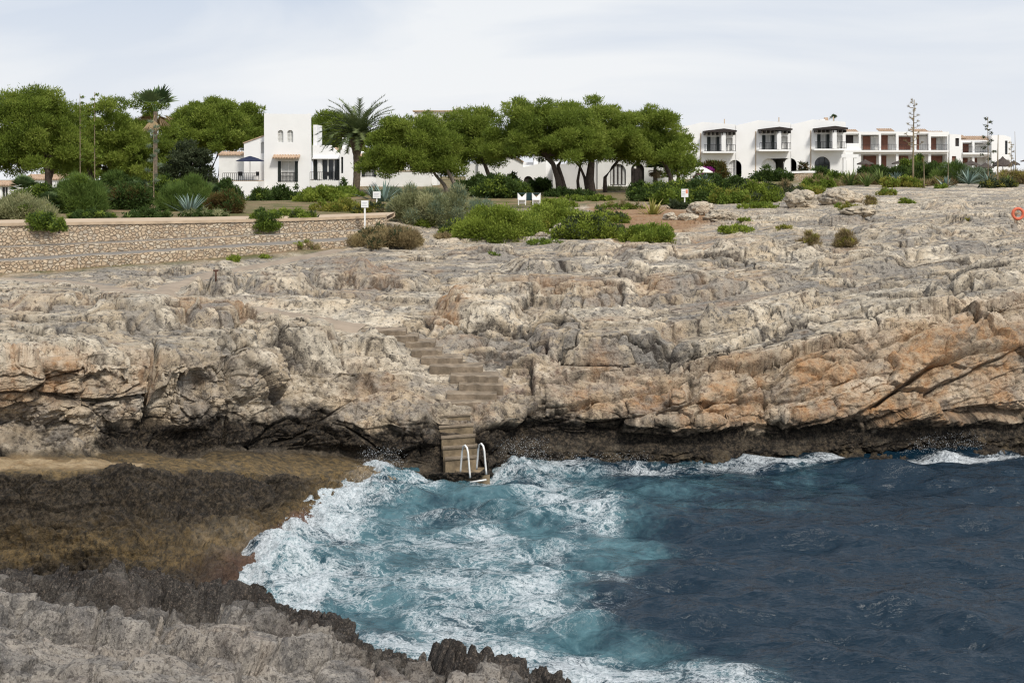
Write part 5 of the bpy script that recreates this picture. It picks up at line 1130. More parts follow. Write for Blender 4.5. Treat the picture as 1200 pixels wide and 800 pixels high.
for xa, xb, ytop, yb, xt in ((539.5, 551, 522, 556, 543.5), (558.5, 570, 520, 552, 563)):
    mb = MB(); s = b0.y / F; pts = []
    p0 = P(xa, yb - 2, 35.55); p1 = P(xb, yb + 1, 35.2); hgt = (yb - ytop) * s
    for k in range(15):
        t_ = k / 14
        if t_ < 0.35: u = t_ / 0.35; q = p0 + Vector((0.05 * u, -0.02 * u, u * hgt * 0.74))
        elif t_ > 0.65: u = (t_ - 0.65) / 0.35; q = (p1 + Vector((-0.06, 0.02, hgt * 0.74))).lerp(p1 + Vector((0, 0, -0.06)), u)
        else:
            u = (t_ - 0.35) / 0.30; a = math.pi * u; l = p0 + Vector((0.05, -0.02, hgt * 0.74)); r = p1 + Vector((-0.06, 0.02, hgt * 0.74))
            q = l.lerp(r, 0.5 - 0.5 * math.cos(a)) + Vector((0, 0, hgt * 0.26 * math.sin(a)))
        pts.append(q - b0)
    mb.tube(pts, 0.027, 8); mb.build('handrail', M['pole'], root, True)
for k in range(2):
    mb = MB(); a = P(551, 559, 35.2) - b0; c_ = P(570, 556, 35.2) - b0; dz = Vector((0, 0, -0.14 - 0.26 * k)); mb.tube([a + dz, c_ + dz], 0.024, 6); mb.build('rung', M['pole'], root, True)
pad = MB()
for k, (px, py, d, zz) in enumerate([(534, 0, 35.42, .09), (574, 0, 35.42, .09), (574, 0, 36.2, .12), (534, 0, 36.2, .10)]): pad.v.append((X(px, d), d, zz))
for k in range(4): v = pad.v[k]; pad.v.append((v[0], v[1], -0.4))
pad.f = [(0, 1, 2, 3), (7, 6, 5, 4), (0, 4, 5, 1), (1, 5, 6, 2), (2, 6, 7, 3), (3, 7, 4, 0)]
tag(pad.build('concrete_landing', M['step_wet']), 'small wet concrete landing the swimming ladder is fixed to', 'landing')
# iron stub by the walkway
p = hit(253, 329); root = thing('iron_post', 'short rusty iron post standing in the rock beside the walkway', 'post', p)
mb = MB(); mb.tube([(0, 0, -.1), (0, 0, 0.36)], 0.035, 7); mb.build('shaft', M['rust'], root, True); mb = MB(); mb.tube([(-.09, 0, 0.37), (.09, 0, 0.37)], 0.04, 7); mb.build('cap', M['rust'], root)

# ------------------------------------------------------------------ signs
def sign(label, px, yt, yb, ybase, wpx, d, style, group='white notice signs on posts'):
    s = d / F; b = P(px, ybase, d); g = ground(b.x, b.y); b.z = min(b.z, g - 0.0) if abs(b.z - g) > 0.05 else b.z
    root = thing('notice_sign', label, 'sign', b, 0.06, group); z0 = CZ - (yb - YH) * s - b.z; z1 = CZ - (yt - YH) * s - b.z; w = wpx / 2 * s
    mb = MB(); mb.box(-w, w, -0.02, 0.02, z0, z1); pn = mb.build('panel', M['sign_face'], root)
    mb = MB(); mb.box(-0.045, 0.045, 0.021, 0.10, -0.2, z1 - 0.05); mb.build('post', M['pole'], root)
    hgt = z1 - z0; mb = MB()
    if style == 'lines':
        for k in range(3): mb.box(-w * .7, w * (.6 - .2 * (k % 2)), -0.026, -0.0205, z0 + hgt * (.25 + .2 * k), z0 + hgt * (.31 + .2 * k))
        mb.build('print', M['sign_ink'], pn)
    else:
        for k in range(3): mb.box(-w * .75, w * .1, -0.026, -0.0205, z0 + hgt * (.2 + .2 * k), z0 + hgt * (.27 + .2 * k))
        mb.build('print', M['sign_ink'], pn); r_ = MB(); r_.box(w * .25, w * .85, -0.026, -0.0205, z0 + hgt * .45, z0 + hgt * .92); r_.build('print', M['sign_red'], pn)
sign('square white notice on a thin pole in front of the stone wall end', 427.5, 235, 243.2, 264, 8.4, 66.3, 'lines')
sign('wider white notice behind, above the yellow and orange shrubs', 441.5, 224.5, 232.3, 246, 9, 84, 'lines')
sign('white notice with a red corner beside the boulders', 802.5, 221.5, 231, 243, 8.2, 92, 'red')

# ------------------------------------------------------------------ lifebuoy on a post at the right edge
p = hit(1192, 262); s = p.y / F; root = thing('lifebuoy', 'faded orange lifebuoy ring hung low on a stake on the rock', 'lifebuoy', (p.x, p.y - 0.1, p.z + 0.08))
R0 = 7.4 * s; cz = 0.04 + R0 * 1.2; nn, mm = 28, 10; V = []; Fc = []
for i in range(nn):
    a = 2 * math.pi * i / nn
    for j in range(mm):
        b_ = 2 * math.pi * j / mm; r = R0 * 0.82 + R0 * 0.24 * math.cos(b_); V.append((r * math.cos(a), R0 * 0.24 * math.sin(b_), cz + (r * math.sin(a))))
        Fc.append((i * mm + j, ((i + 1) % nn) * mm + j, ((i + 1) % nn) * mm + (j + 1) % mm, i * mm + (j + 1) % mm))
mesh_np('ring', V, Fc, M['orange'], root, True)
root = thing('stake', 'weathered pale stake carrying the orange lifebuoy', 'post', (p.x, p.y + 0.22, p.z))
mb = MB(); mb.box(-0.05, 0.05, -0.04, 0.04, -0.2, 17 * s); mb.build('post', M['coping'], root); mb = MB(); mb.box(-0.22, 0.22, -0.085, -0.045, 10.5 * s, 12.5 * s); mb.build('crosspiece', M['coping'], root)

# ------------------------------------------------------------------ parasols, furniture
def parasol(name, label, px, yt, yb, wpx, ybase, d, mat, group, cone=False, tilt=0.0, base=None):
    s = d / F; b = P(px, ybase, d); root = thing(name, label, 'parasol', b, 0.0, group); z0 = (ybase - yb) * s; z1 = (ybase - yt) * s; w = wpx / 2 * s
    mb = MB(); mb.tube([(0, 0, 0), (0, 0, z1 - 0.02)], 0.04, 7); mb.build('pole', M['dark_wood' if cone else 'pole'], root)
    n = 8 if not cone else 20; vs = []; fs = []
    prof_ = [(1.0, -0.13), (1.0, 0.0), (0.55, 0.55), (0.05, 1.0)] if not cone else [(1.02, -0.22), (1.0, 0.0), (0.6, 0.42), (0.2, 0.8), (0.03, 1.08)]
    rng = np.random.RandomState(int(px))
    for r, z in prof_:
        for k in range(n):
            a = 2 * math.pi * (k + .5) / n; rr = r * w * (1 + (0.05 * rng.uniform(-1, 1) if cone else 0)); vs.append((rr * math.cos(a), rr * math.sin(a), z0 + (z1 - z0) * (z + (rng.uniform(-.12, .12) if cone and z < 0.05 else 0))))
    m = len(prof_)
    for j in range(m - 1):
        for k in range(n): fs.append((j * n + k, j * n + (k + 1) % n, (j + 1) * n + (k + 1) % n, (j + 1) * n + k))
    fs.append(tuple((m - 1) * n + k for k in range(n)))
    MB().add(vs, fs).build('canopy', M[mat], root)
    if not cone:
        rb = MB()
        for k in range(n): a = 2 * math.pi * (k + .5) / n; rb.tube([(0.05, 0, z1 - 0.12), (0.96 * w * math.cos(a), 0.96 * w * math.sin(a), z0 - 0.03)], 0.012, 4)
        rb.build('ribs', M['pole'], root)
    return root
parasol('terrace_parasol', 'navy blue parasol open over the villa terrace', 293, 183, 188.5, 33, 211, 133.2, 'navy', None)
parasol('garden_parasol', 'cream white parasol open low among shrubs beside the attached houses', 820, 194.5, 201.5, 31, 216, 128, 'canvas', None)
tg = 'thatched sunshades by the apartments'
for px, yt, yb, w, l in ((1014, 187, 192, 19, 'grey thatched sunshade just right of the white pergola'), (1056, 187, 191.5, 21, 'reddish brown thatched sunshade left of the tallest flower stalk'), (1138, 188, 193, 20, 'thatched sunshade below the balcony of the last apartment'),
                       (1155, 191, 196, 18, 'pale thatched sunshade behind the candelabra stalk'), (1175, 184, 193, 23, 'largest dark thatched sunshade at the end of the apartments'), (1188, 188, 192.5, 14, 'small thatched sunshade right of the largest one'), (1203, 186, 189, 14, 'thatched sunshade cut by the right edge')):
    parasol('thatched_sunshade', l, px, yt, yb, w, 206, 160 if px > 1100 else 172, 'thatch', tg, True)
def chair(label, px, py, d, mat, rz=0.0, group=None):
    root = thing('terrace_chair', label, 'chair', P(px, py, d), rz, group); mb = MB(); mb.box(-.24, .24, -.24, .24, .42, .47); mb.build('seat', M[mat], root)
    mb = MB(); mb.box(-.24, .24, .21, .25, .49, .92); mb.build('backrest', M[mat], root)
    for sx in (-1, 1):
        for sy in (-1, 1): mb = MB(); mb.box(sx * .22 - .02, sx * .22 + .02, sy * .22 - .02, sy * .22 + .02, 0, .418); mb.build('leg', M[mat], root)
chair('dark chair on the villa terrace left of the parasol pole', 282, 211.3, 132.9, 'iron', 0.4, 'dark terrace chairs')
chair('dark chair on the villa terrace right of the parasol pole', 300, 211.3, 132.9, 'iron', -0.6, 'dark terrace chairs')
chair('dark chair at the glass doors right of the tower', 383, 211.3, 134.2, 'iron', 0.2, 'dark terrace chairs')
# white seats with green covers on the lawn
b = P(620, 237, 92); b.z = max(b.z - 0.1, ground(b.x, b.y)); sc_ = 92 / F
root = thing('garden_table', 'garden table covered with dark green cloth between two white seats', 'table', b); w = 13.5 * sc_
hgt = (237 - 224.8) * sc_
mb = MB(); mb.box(-w, w, -0.1, 0.75, hgt - 0.05, hgt); mb.build('top', M['green_cloth'], root)
mb = MB(); mb.box(-w * .3, w * .3, -0.12, -0.101, hgt * 0.3, hgt - 0.01); mb.build('cloth_drop', M['green_cloth'], root)
for k, x in enumerate((-w * .9, w * .9)): mb = MB(); mb.box(x - .03, x + .03, 0.3, .36, -.1, hgt - .052); mb.build('leg', M['pole'], root)
for sx, lab in ((-1, 'white curved garden seat left of the green covered table'), (1, 'white curved garden seat right of the green covered table')):
    cx_ = sx * w * 0.62; q = MB(); ol = [(-w * .36, 0.0), (w * .36, 0.0), (w * .38, hgt * 1.04), (w * .2, hgt * .86), (0, hgt * .62), (-w * .2, hgt * .86), (-w * .38, hgt * 1.04)]
    rt = thing('garden_chair', lab, 'chair', b + Vector((cx_, -0.28, 0)), 0, 'white seats by the green table'); q.prism(ol, 0, 0.05); q.build('backrest', M['pole'], rt)
    q = MB(); q.box(-w * .34, w * .34, -0.42, -0.003, hgt * .36, hgt * .41); q.build('seat', M['pole'], rt)
    for sx2 in (-1, 1): q = MB(); q.box(sx2 * w * .3 - .025, sx2 * w * .3 + .025, -.4, -.35, -.1, hgt * .358); q.build('leg', M['pole'], rt)
# planter wall in front of the attached houses
ribbon_wall('planter_wall', 'low curved stone wall with white coping below the attached houses', [(885, 206, 141), (912, 203.8, 139), (945, 202.6, 139), (985, 202.6, 141)], [(885, 216, 141), (912, 216, 139), (945, 216, 139), (985, 215, 141)], 0.5, 'rubble', 'white', 0.22)
# ------------------------------------------------------------------ trees
pine('broad pine at the far left edge, its dark trunk standing before the tiled roof', 98, (-28, 100, 98, 202), [([(53, 236), (57, 216), (56, 200), (50, 185)], 0.36), ([(55, 214), (62, 200), (72, 188)], 0.2)], 11, low=0.35)
pine('rounded pine between the far left pine and the fan palm', 104, (74, 166, 107, 212), [([(112, 236), (110, 214), (104, 198), (100, 188)], 0.26), ([(118, 236), (122, 216), (126, 200)], 0.2)], 12, low=0.4)
pine('pine filling the gap directly behind the fan palm', 108, (124, 212, 116, 222), [([(160, 236), (160, 220), (156, 200)], 0.26)], 13, low=0.55)
pine('tall open pine whose bare limbs show beside the villa terrace', 160, (184, 320, 119, 180), [([(237, 222), (240, 200), (234, 180), (228, 165)], 0.3), ([(246, 222), (247, 200), (256, 180), (264, 166)], 0.26), ([(252, 222), (258, 196), (270, 178), (285, 164)], 0.22)], 14, bark='bark_pale', low=0.2)
pine('dull dark leafy tree in front of the open pine, left of the villa', 104, (190, 250, 166, 226), [([(222, 240), (222, 222), (218, 200)], 0.2)], 15, kind='olive_dark', group=None, name='broadleaf_tree', low=0.6)
pine('pine behind the villa roof just right of the square tower', 168, (338, 434, 131, 192), [([(390, 214), (392, 190), (388, 172)], 0.28)], 16, low=0.5)
pine('low spreading pine on two leaning trunks right of the date palm', 112, (428, 540, 129, 206), [([(538, 234), (532, 214), (523, 198), (516, 186)], 0.24), ([(530, 234), (520, 216), (511, 206), (500, 190)], 0.2)], 17, bark='bark_pale', low=0.25)
pine('pine with a dark leaning trunk behind the low spreading pine', 119, (498, 596, 127, 194), [([(580, 228), (573, 206), (567, 190), (560, 178)], 0.26)], 18, low=0.3)
pine('largest umbrella pine in the middle with a forked dark trunk', 112, (572, 708, 111, 188), [([(658, 231), (654, 210), (648, 192), (634, 178)], 0.34), ([(664, 231), (658, 208), (654, 194), (664, 178)], 0.26)], 19, low=0.3)
pine('umbrella pine with a thick dark trunk and slim pale stems right of the largest pine', 115, (648, 752, 121, 188), [([(692, 230), (691, 210), (693, 192), (694, 178)], 0.50), ([(690, 232), (685, 208), (680, 196), (668, 182)], 0.17), ([(679, 232), (677, 212), (680, 194), (682, 182)], 0.17)], 20, low=0.3)
pine('umbrella pine at the right end of the group, over the arched porch', 117, (712, 806, 126, 193), [([(709, 231), (709, 208), (718, 196), (728, 184), (738, 174)], 0.20), ([(787, 224), (786, 208), (780, 194), (774, 184)], 0.28)], 21, low=0.25)
pine('dark drooping pine closing the right end of the group beside the white parasol', 122, (766, 818, 148, 212), [([(794, 224), (795, 208), (792, 192)], 0.24)], 22, low=0.55)

pine('pine far behind the gap between the two left pines', 150, (50, 128, 138, 216), [([(92, 228), (92, 205), (90, 180)], 0.2)], 31, low=0.6)
pine('dark tree far behind the tallest palm', 150, (122, 204, 150, 222), [([(150, 228), (152, 205), (155, 190)], 0.2)], 32, kind='olive_dark', group=None, name='broadleaf_tree', low=0.6)
def date_palm(label, px, ybase, ycrown, ytop, half, d, seed, r0=0.34, nf=64):
    rng = np.random.RandomState(seed); s = d / F; b = P(px, ybase, d); root = thing('date_palm', label, 'palm', b)
    hc = (ybase - ycrown) * s; mb = MB(); n = 22; pts = [(-0.25 * (1 - k / n) + 0.1 * math.sin(k * .2), 0, hc * k / n) for k in range(n + 1)]; off = Vector((0.2, 0, 0))
    mb.tube([Vector(p) for p in pts], [(r0 * (1.25 if k < 2 else 1.0) if k < 17 else r0 * (1 + 0.16 * (k - 16))) * (1 + 0.06 * (k % 2)) for k in range(n + 1)], 12)
    mb.build('trunk', M['palm_bark'], root, True)
    V = []; Fc = []; T = []; L = half * s
    for i in range(nf):
        a = i * 2.39996 + rng.uniform(-.2, .2); e = 0.12 + 1.75 * (i / nf) ** 0.85; l = L * rng.uniform(0.95, 1.12) * (1.15 - 0.12 * e); tv = rng.rand()
        ca, sa = math.cos(a), math.sin(a); prev = np.array([0.15, 0, hc - 0.1]); ns = 16; ang = e * 0.62; pos = prev; rach = [pos]
        for k in range(ns): pos = pos + np.array([ca * math.sin(ang), sa * math.sin(ang), math.cos(ang)]) * l / ns; ang += 0.055 + 0.028 * e; rach.append(pos)
        for k in range(1, ns + 1):
            p = rach[k]; tg_ = rach[k] - rach[k - 1]; tg_ = tg_ / np.linalg.norm(tg_); sd = np.array([-sa, ca, 0]); up = np.cross(tg_, sd)
            ll = 0.16 * L * (1.0 if 2 < k < ns - 3 else 0.65)
            for q in range(2):
                for sg in (-1, 1):
                    o = len(V); t0 = p - tg_ * l / ns * 0.5 * q; tip = t0 + tg_ * ll * 0.75 + sd * sg * ll * 0.8 + up * ll * rng.uniform(0.05, 0.45); w = tg_ * 0.075
                    V += [t0 - w, t0 + w, tip]; Fc.append((o, o + 1, o + 2)); T.append(np.clip(tv + rng.uniform(-.2, .2), 0, 1))
    mesh_np('fronds', V, Fc, SPIKY['frond'], root, attrs={'tint': ('FACE', 'FLOAT', T)})
    V, Fc, T, m_ = blades(rng, (0.15, 0, hc - 0.5), 60, 0.75, 0.07, (0.9, 2.3), 0.2, 'skirt'); mesh_np('frond_stubs', V, Fc, m_, root, attrs={'tint': ('FACE', 'FLOAT', T)})
    return root
date_palm('date palm with thick trunk and arching grey green fronds in front of the villa', 419, 232, 163, 113, 50, 118, 3)
def fan_palm(label, px, ybase, ycrown, half, d, seed, r0=0.2, nl=20, skirt=True, lean=0.0, cat='palm', spread=(0.05, 1.5), name='fan_palm'):
    rng = np.random.RandomState(seed); s = d / F; b = P(px, ybase, d); root = thing(name, label, cat, b); hc = (ybase - ycrown) * s; n = 14
    mb = MB(); mb.tube([(lean * (k / n) ** 2, 0, hc * k / n) for k in range(n + 1)], [r0 * (1.3 - 0.5 * min(1, k / 4) - 0.15 * k / n) * (1 + .05 * (k % 2)) for k in range(n + 1)], 10); mb.build('trunk', M['palm_bark'], root, True)
    def fans(cnt, sp, Ls, mat, nm):
        V = []; Fc = []; T = []
        for i in range(cnt):
            a = i * 2.4 + rng.uniform(-.3, .3); e = rng.uniform(*sp); st = Ls * 0.48 * rng.uniform(.8, 1.1); d_ = np.array([math.cos(a) * math.sin(e), math.sin(a) * math.sin(e), math.cos(e)])
            c0 = np.array([lean, 0, hc - 0.1]); hub = c0 + d_ * st; sd = np.array([-math.sin(a), math.cos(a), 0]); up = np.cross(d_, sd); tv = rng.rand(); o = len(V)
            V += [c0 - sd * .06, c0 + sd * .06, hub + sd * .03]; Fc.append((o, o + 1, o + 2)); T.append(tv)
            for k in range(17):
                th = (k - 8) / 8 * 0.85; dr = d_ * math.cos(th) + sd * math.sin(th) + up * rng.uniform(-.12, .12) - np.array([0, 0, 0.25 * abs(math.sin(th))]); l = Ls * 0.68 * rng.uniform(.85, 1.05); w = np.cross(dr, up); w = w / (np.linalg.norm(w) + 1e-9) * 0.055 * Ls
                o = len(V); m_ = hub + dr * l * .5; V += [hub, m_ - w, m_ + w, hub + dr * l - np.array([0, 0, .08 * l])]; Fc += [(o, o + 1, o + 2), (o + 1, o + 3, o + 2)]; T += [tv, min(1, tv + .1)]
        mesh_np(nm, V, Fc, SPIKY[mat], root, attrs={'tint': ('FACE', 'FLOAT', T)})
    L = half * s; fans(nl, spread, L, 'fan', 'fronds')
    if skirt: fans(int(nl * 1.2), (1.55, 2.8), L * 0.62, 'skirt', 'dead_fronds')
    return root
fan_palm('very tall slim fan palm with upright leaves and hanging dead fronds', 182, 246, 131, 34, 92, 4, 0.21, 7, spread=(0.1, 0.9))
fan_palm('short bushy fan palm low before the tiled roof at the far left', 29, 252, 222, 20, 86, 5, 0.16, 26, True)
fan_palm('short palm with brown skirt in front of the arched porch of the long villa', 768, 224, 198, 15, 120, 6, 0.3, 24, True)
fan_palm('low fan palm with a brown stub trunk in the shrubs left of the flower stalks', 58, 258, 238, 16, 74, 7, 0.12, 22, True)
fan_palm('low fan palm with reddish dead leaves under the two flower stalks', 112, 256, 232, 20, 78, 8, 0.14, 26, True)
fan_palm('low fan palm at the foot of the tallest palm', 160, 254, 226, 18, 84, 9, 0.14, 24, True)
fan_palm('low fan palm with dead leaves left of the villa terrace', 246, 254, 230, 18, 82, 10, 0.14, 24, True)
fan_palm('small palm top far behind the last attached house', 977, 196, 139, 6, 230, 11, 0.2, 18, False)
flower_stalk('left of the two agave stalks in front of the far left pine', 94, 110, 246, 86, 12, 1, 0.40, 5.5, 'green', 0.045, side=1, tip_scale=1.0)
flower_stalk('right of the two agave stalks in front of the far left pine', 111, 108, 246, 87, 16, 2, 0.35, 6, 'green', 0.045, tip_scale=1.1)
flower_stalk('agave stalk with pale seed heads just before the tall palm trunk', 180, 140, 248, 88, 14, 3, 0.25, 8, 'bluegrey', 0.06, tip_scale=1.2)
flower_stalk('tallest branched agave stalk rising over the apartments', 1070, 117, 214, 122, 22, 4, 0.42, 9.5, 'dry', 0.11, tip_scale=0.55)
flower_stalk('candelabra agave stalk with dark clumps near the last apartment', 1158, 137, 216, 124, 13, 5, 0.28, 8, 'olive_dark', 0.06, tip_scale=0.95)
flower_stalk('bare thin agave stalk left of the largest thatched sunshade', 1169, 158, 222, 118, 0, 6, r=0.09)
flower_stalk('bare thin agave stalk at the right beyond the largest sunshade', 1190, 154, 212, 126, 0, 7, r=0.045)
flower_stalk('small agave stalk with sparse pods between the right-hand sunshades', 1185, 166, 212, 132, 12, 8, 0.3, 4, 'dry', 0.04, tip_scale=0.5)
flower_stalk('short bare pale stalk in the succulents below the middle apartments', 1083, 186, 220, 112, 0, 9, r=0.06)
flower_stalk('short bare stalk before the plain apartment wall', 1111, 184, 218, 114, 0, 10, r=0.05)

# ------------------------------------------------------------------ shrubs and hedges
S_ = shrub
S_('pale grey green shrub at the left edge above the wall', 12, 259, 74, 32, 'grey', 66, second=('green', 0.15))
S_('bright feathery bush beside the far left pine trunk', 86, 256, 58, 60, 'broom', 74, second=('green', 0.3))
S_('dark bush mass behind the low fan palms at the left', 128, 252, 74, 54, 'dark', 86, second=('broom', 0.3))
S_('dark bush under the pine behind the fan palm', 165, 250, 50, 38, 'olive_dark', 96)
S_('fine leaved green broom bush right of the tall palm', 214, 252, 62, 48, 'broom', 79)
S_('dark green bush between the tallest palm and the agave', 190, 252, 56, 48, 'dark', 90, second=('green', 0.3))
S_('dark bush with reddish dead leaves under the two flower stalks', 100, 255, 52, 44, 'olive_dark', 82, second=('reddish', 0.5))
S_('dark bush with reddish dead leaves left of the tallest palm', 148, 255, 50, 46, 'dark', 80, second=('reddish', 0.4))
S_('green bush below the left pine trunk', 42, 256, 50, 40, 'dark', 84, second=('green', 0.5))
S_('reddish brown scrub bush at the left end of the villa garden', 258, 255, 44, 36, 'reddish', 76, second=('dark', 0.5))
S_('dark leafy bush left of the villa terrace', 262, 246, 36, 44, 'dark', 92)
S_('green bush spilling over the promenade edge at the left', 44, 265, 38, 20, 'green', 58.6, second=('dark', 0.3), droop=0.12)
S_('small rounded bush hanging down the wall face', 66, 270, 17, 30, 'green', 57.4, second=('dark', 0.4), droop=0.1)
S_('low row of small plants behind the promenade at the left', 100, 256, 60, 11, 'dark', 66, second=('green', 0.3))
S_('low row of small plants behind the promenade under the tall palm', 170, 255, 60, 12, 'dark', 68, second=('green', 0.25))
S_('low plants along the promenade under the reddish scrub', 232, 255, 60, 12, 'dark', 70, second=('grey', 0.25))
S_('clipped dark shrub under the tower', 328, 240, 40, 22, 'dark', 116)
S_('clipped dark shrub left of the tower foot', 304, 240, 30, 20, 'dark', 114, second=('green', 0.3))
S_('olive green bush hanging over the upper wall below the tower', 309, 268, 42, 26, 'green', 64.0, second=('dark', 0.4), droop=0.08)
S_('smaller olive green bush hanging over the upper wall to the right', 352, 262, 34, 20, 'green', 65.6, second=('olive_dark', 0.3), droop=0.05)
S_('low green hedge line between the two hanging bushes', 330, 256, 50, 12, 'green', 69, second=('lentisk', 0.3))
S_('fresh green garden bush below the villa doors', 372, 247, 64, 27, 'lentisk', 96, second=('green', 0.3))
S_('small dark potted bush at the tower window', 347, 222, 9, 13, 'dark', 130)
S_('small dark cypress bush at the corner of the terrace', 402, 222, 9, 17, 'dark', 129)
S_('yellow and orange flowering bush in front of the date palm', 392, 254, 72, 20, 'yellow', 80, second=('green', 0.3))
S_('yellowish bush at the end of the promenade', 432, 258, 38, 22, 'yellow', 79, second=('olive_dark', 0.5))
S_('brown heath bush behind the first notice', 452, 268, 40, 24, 'dry', 78, second=('olive_dark', 0.3))
S_('green bush under the date palm trunk', 400, 240, 50, 22, 'green', 106)
S_('grey scrub right of the date palm foot', 462, 246, 44, 26, 'bluegrey', 100)
S_('large pale grey green rosemary bush', 504, 274, 112, 62, 'grey', 74, second=('bluegrey', 0.4))
S_('grey rosemary bush trailing right of the large one', 556, 268, 60, 34, 'bluegrey', 82, second=('grey', 0.4))
S_('brown dry heath bush at the top of the rock', 449, 290, 92, 24, 'dry', None, second=('olive_dark', 0.3))
S_('bright green spiny tuft before the rosemary bush', 497, 274, 30, 20, 'lentisk', 74)
S_('olive scrub strip in front of the rosemary', 535, 279, 50, 22, 'olive_dark', 70, second=('lentisk', 0.4))
S_('green ground shrub between the white seats and the trunks', 690, 244, 70, 12, 'green', 100, second=('lentisk', 0.4))
S_('bright shrub right of the white seats', 650, 246, 60, 14, 'lentisk', 92, second=('green', 0.3))
S_('green shrubs below the villa terrace doors', 384, 240, 70, 24, 'green', 110, second=('lentisk', 0.4))
S_('wide bright green lentisk mound left part', 585, 284, 112, 46, 'lentisk', None, second=('green', 0.3))
S_('wide bright green lentisk mound right part', 652, 274, 104, 38, 'lentisk', None, second=('yellow', 0.12))
S_('lentisk shrub at the left edge of the red soil', 712, 262, 62, 17, 'lentisk', None, second=('olive_dark', 0.3))
S_('low green shrub strip at the back of the red soil', 728, 246, 60, 9, 'green', None, second=('dry', 0.3))
S_('green lentisk behind the pale boulder', 690, 281, 86, 27, 'lentisk', None, second=('olive_dark', 0.35))
S_('green lentisk low at the edge of the red soil', 765, 284, 72, 21, 'lentisk', None, second=('green', 0.4))
S_('dark green garden bush behind the lentisk mound', 590, 236, 74, 34, 'dark', 104, second=('green', 0.4))
S_('dark rounded bush by the small arched door', 556, 236, 56, 30, 'dark', 108, second=('green', 0.25))
S_('taller green bush by the villa gable', 600, 224, 24, 28, 'dark', 114, second=('green', 0.4))
S_('clipped dark hedge left of the forked trunk', 632, 228, 34, 24, 'dark', 118, name='hedge', cat='hedge', group='clipped hedges')
S_('dark low hedge under the forked trunk', 668, 232, 60, 14, 'dark', 106, name='hedge', cat='hedge', group='clipped hedges')
S_('small flowering plants at the foot of the arched window', 722, 228, 40, 8, 'grey', 120, second=('dark', 0.4))
S_('dark bush at the right of the red soil', 758, 240, 44, 24, 'dark', 100, second=('green', 0.2))
S_('dark bush under the porch of the long villa', 750, 226, 30, 14, 'dark', 112)
S_('green broad bush behind the third notice', 806, 246, 96, 38, 'dark', 99, second=('lentisk', 0.45))
S_('green bush left of the third notice', 785, 250, 44, 30, 'green', 95, second=('dark', 0.4))
S_('dark purple heath bush at the foot of the third notice', 795, 248, 24, 14, 'olive_dark', 90)
S_('green bush right of the third notice with yellowish tips', 858, 252, 56, 32, 'green', 95, second=('yellow', 0.2))
S_('rounded green bush mound above the boulders', 888, 246, 70, 34, 'lentisk', 96, second=('olive_dark', 0.4))
S_('low green bush in front of the bush mound', 893, 258, 52, 20, 'lentisk', 88, second=('green', 0.4))
S_('grey brown heath bush right of the mound', 918, 238, 66, 22, 'olive_dark', 104, second=('dry', 0.3))
S_('dark bush just below the white parasol', 838, 218, 44, 16, 'dark', 118, second=('green', 0.3))
S_('dark rounded bush in front of the single arch', 868, 222, 36, 18, 'dark', 114)
S_('yellow green bush right of the bush mound', 950, 236, 46, 20, 'yellow', 106, second=('lentisk', 0.5))
S_('green bush under the planter wall', 962, 224, 40, 20, 'green', 118, second=('dry', 0.2))
S_('clipped hedge below the navy shuttered middle house', 907, 208, 52, 15, 'dark', 138.5, name='hedge', cat='hedge', group='clipped hedges', ry=0.25)
S_('clipped hedge below the wide glazed arch', 962, 206, 32, 10, 'dark', 139.5, name='hedge', cat='hedge', group='clipped hedges', ry=0.3)
S_('clipped hedge behind the white parasol', 834, 212, 32, 11, 'dark', 134, name='hedge', cat='hedge', group='clipped hedges', ry=0.3)
S_('bougainvillea shrub with green leaves beside the first arch', 834, 206, 40, 24, 'reddish', 140, second=('dark', 0.5), ry=0.4)
S_('magenta bougainvillea blossom spilling over the green shrub', 829, 192, 20, 9, 'flower', 139.0, ry=0.5, dens=0.9)
S_('brown red climber on the wall of the third attached house', 942, 204, 13, 30, 'reddish', 142, second=('olive_dark', 0.6), ry=0.4)
S_('long dark hedge hiding the ground floor of the apartments, left half', 1035, 208, 86, 16, 'dark', 158, name='hedge', cat='hedge', group='clipped hedges', ry=0.2)
S_('green climbing bush by the middle balcony of the apartments', 1074, 206, 34, 28, 'green', 164, second=('dark', 0.4), ry=0.5)
S_('tall dark cactus bush before the middle apartments', 1092, 214, 46, 32, 'dark', 130, second=('broom', 0.4), ry=0.4)
S_('green succulent bush below the plain apartment wall', 1120, 214, 50, 26, 'broom', 128, second=('bluegrey', 0.3), ry=0.4)
S_('grey green succulent bush beside the white stalk', 1150, 214, 44, 20, 'bluegrey', 126, second=('dark', 0.4), ry=0.4)
S_('ochre dry grass bank at the far right', 1190, 214, 50, 16, 'dry', 124, second=('yellow', 0.4), ry=0.5)
S_('ochre dry shrub bank right of the pergola', 1012, 218, 60, 14, 'dry', 124, second=('green', 0.4), ry=0.4)
S_('yellow green succulent mat below the hedge', 1055, 220, 60, 14, 'yellow', 118, second=('green', 0.4), ry=0.4)
S_('brown dry shrubs under the cactus bush', 1100, 220, 60, 12, 'dry', 120, second=('lentisk', 0.3), ry=0.4)
S_('green tuft bush on the rock crest right of the apartments stalk', 1104, 224, 20, 10, 'green', 114)
S_('brown and green scrub on the crest at the far right', 1172, 220, 46, 12, 'olive_dark', 116, second=('yellow', 0.4), ry=0.5)
S_('shrub with broad leaves before the pergola', 986, 220, 26, 24, 'green', 126, second=('dark', 0.3))
S_('low scrub between the planter wall and the pergola', 972, 222, 40, 12, 'dry', 122, second=('green', 0.4))
rosette('blue grey agave by the reddish scrub', 222, 255, 32, 'agave', 44, 72, 1, wd=0.05, spread=(0.05, 0.9))
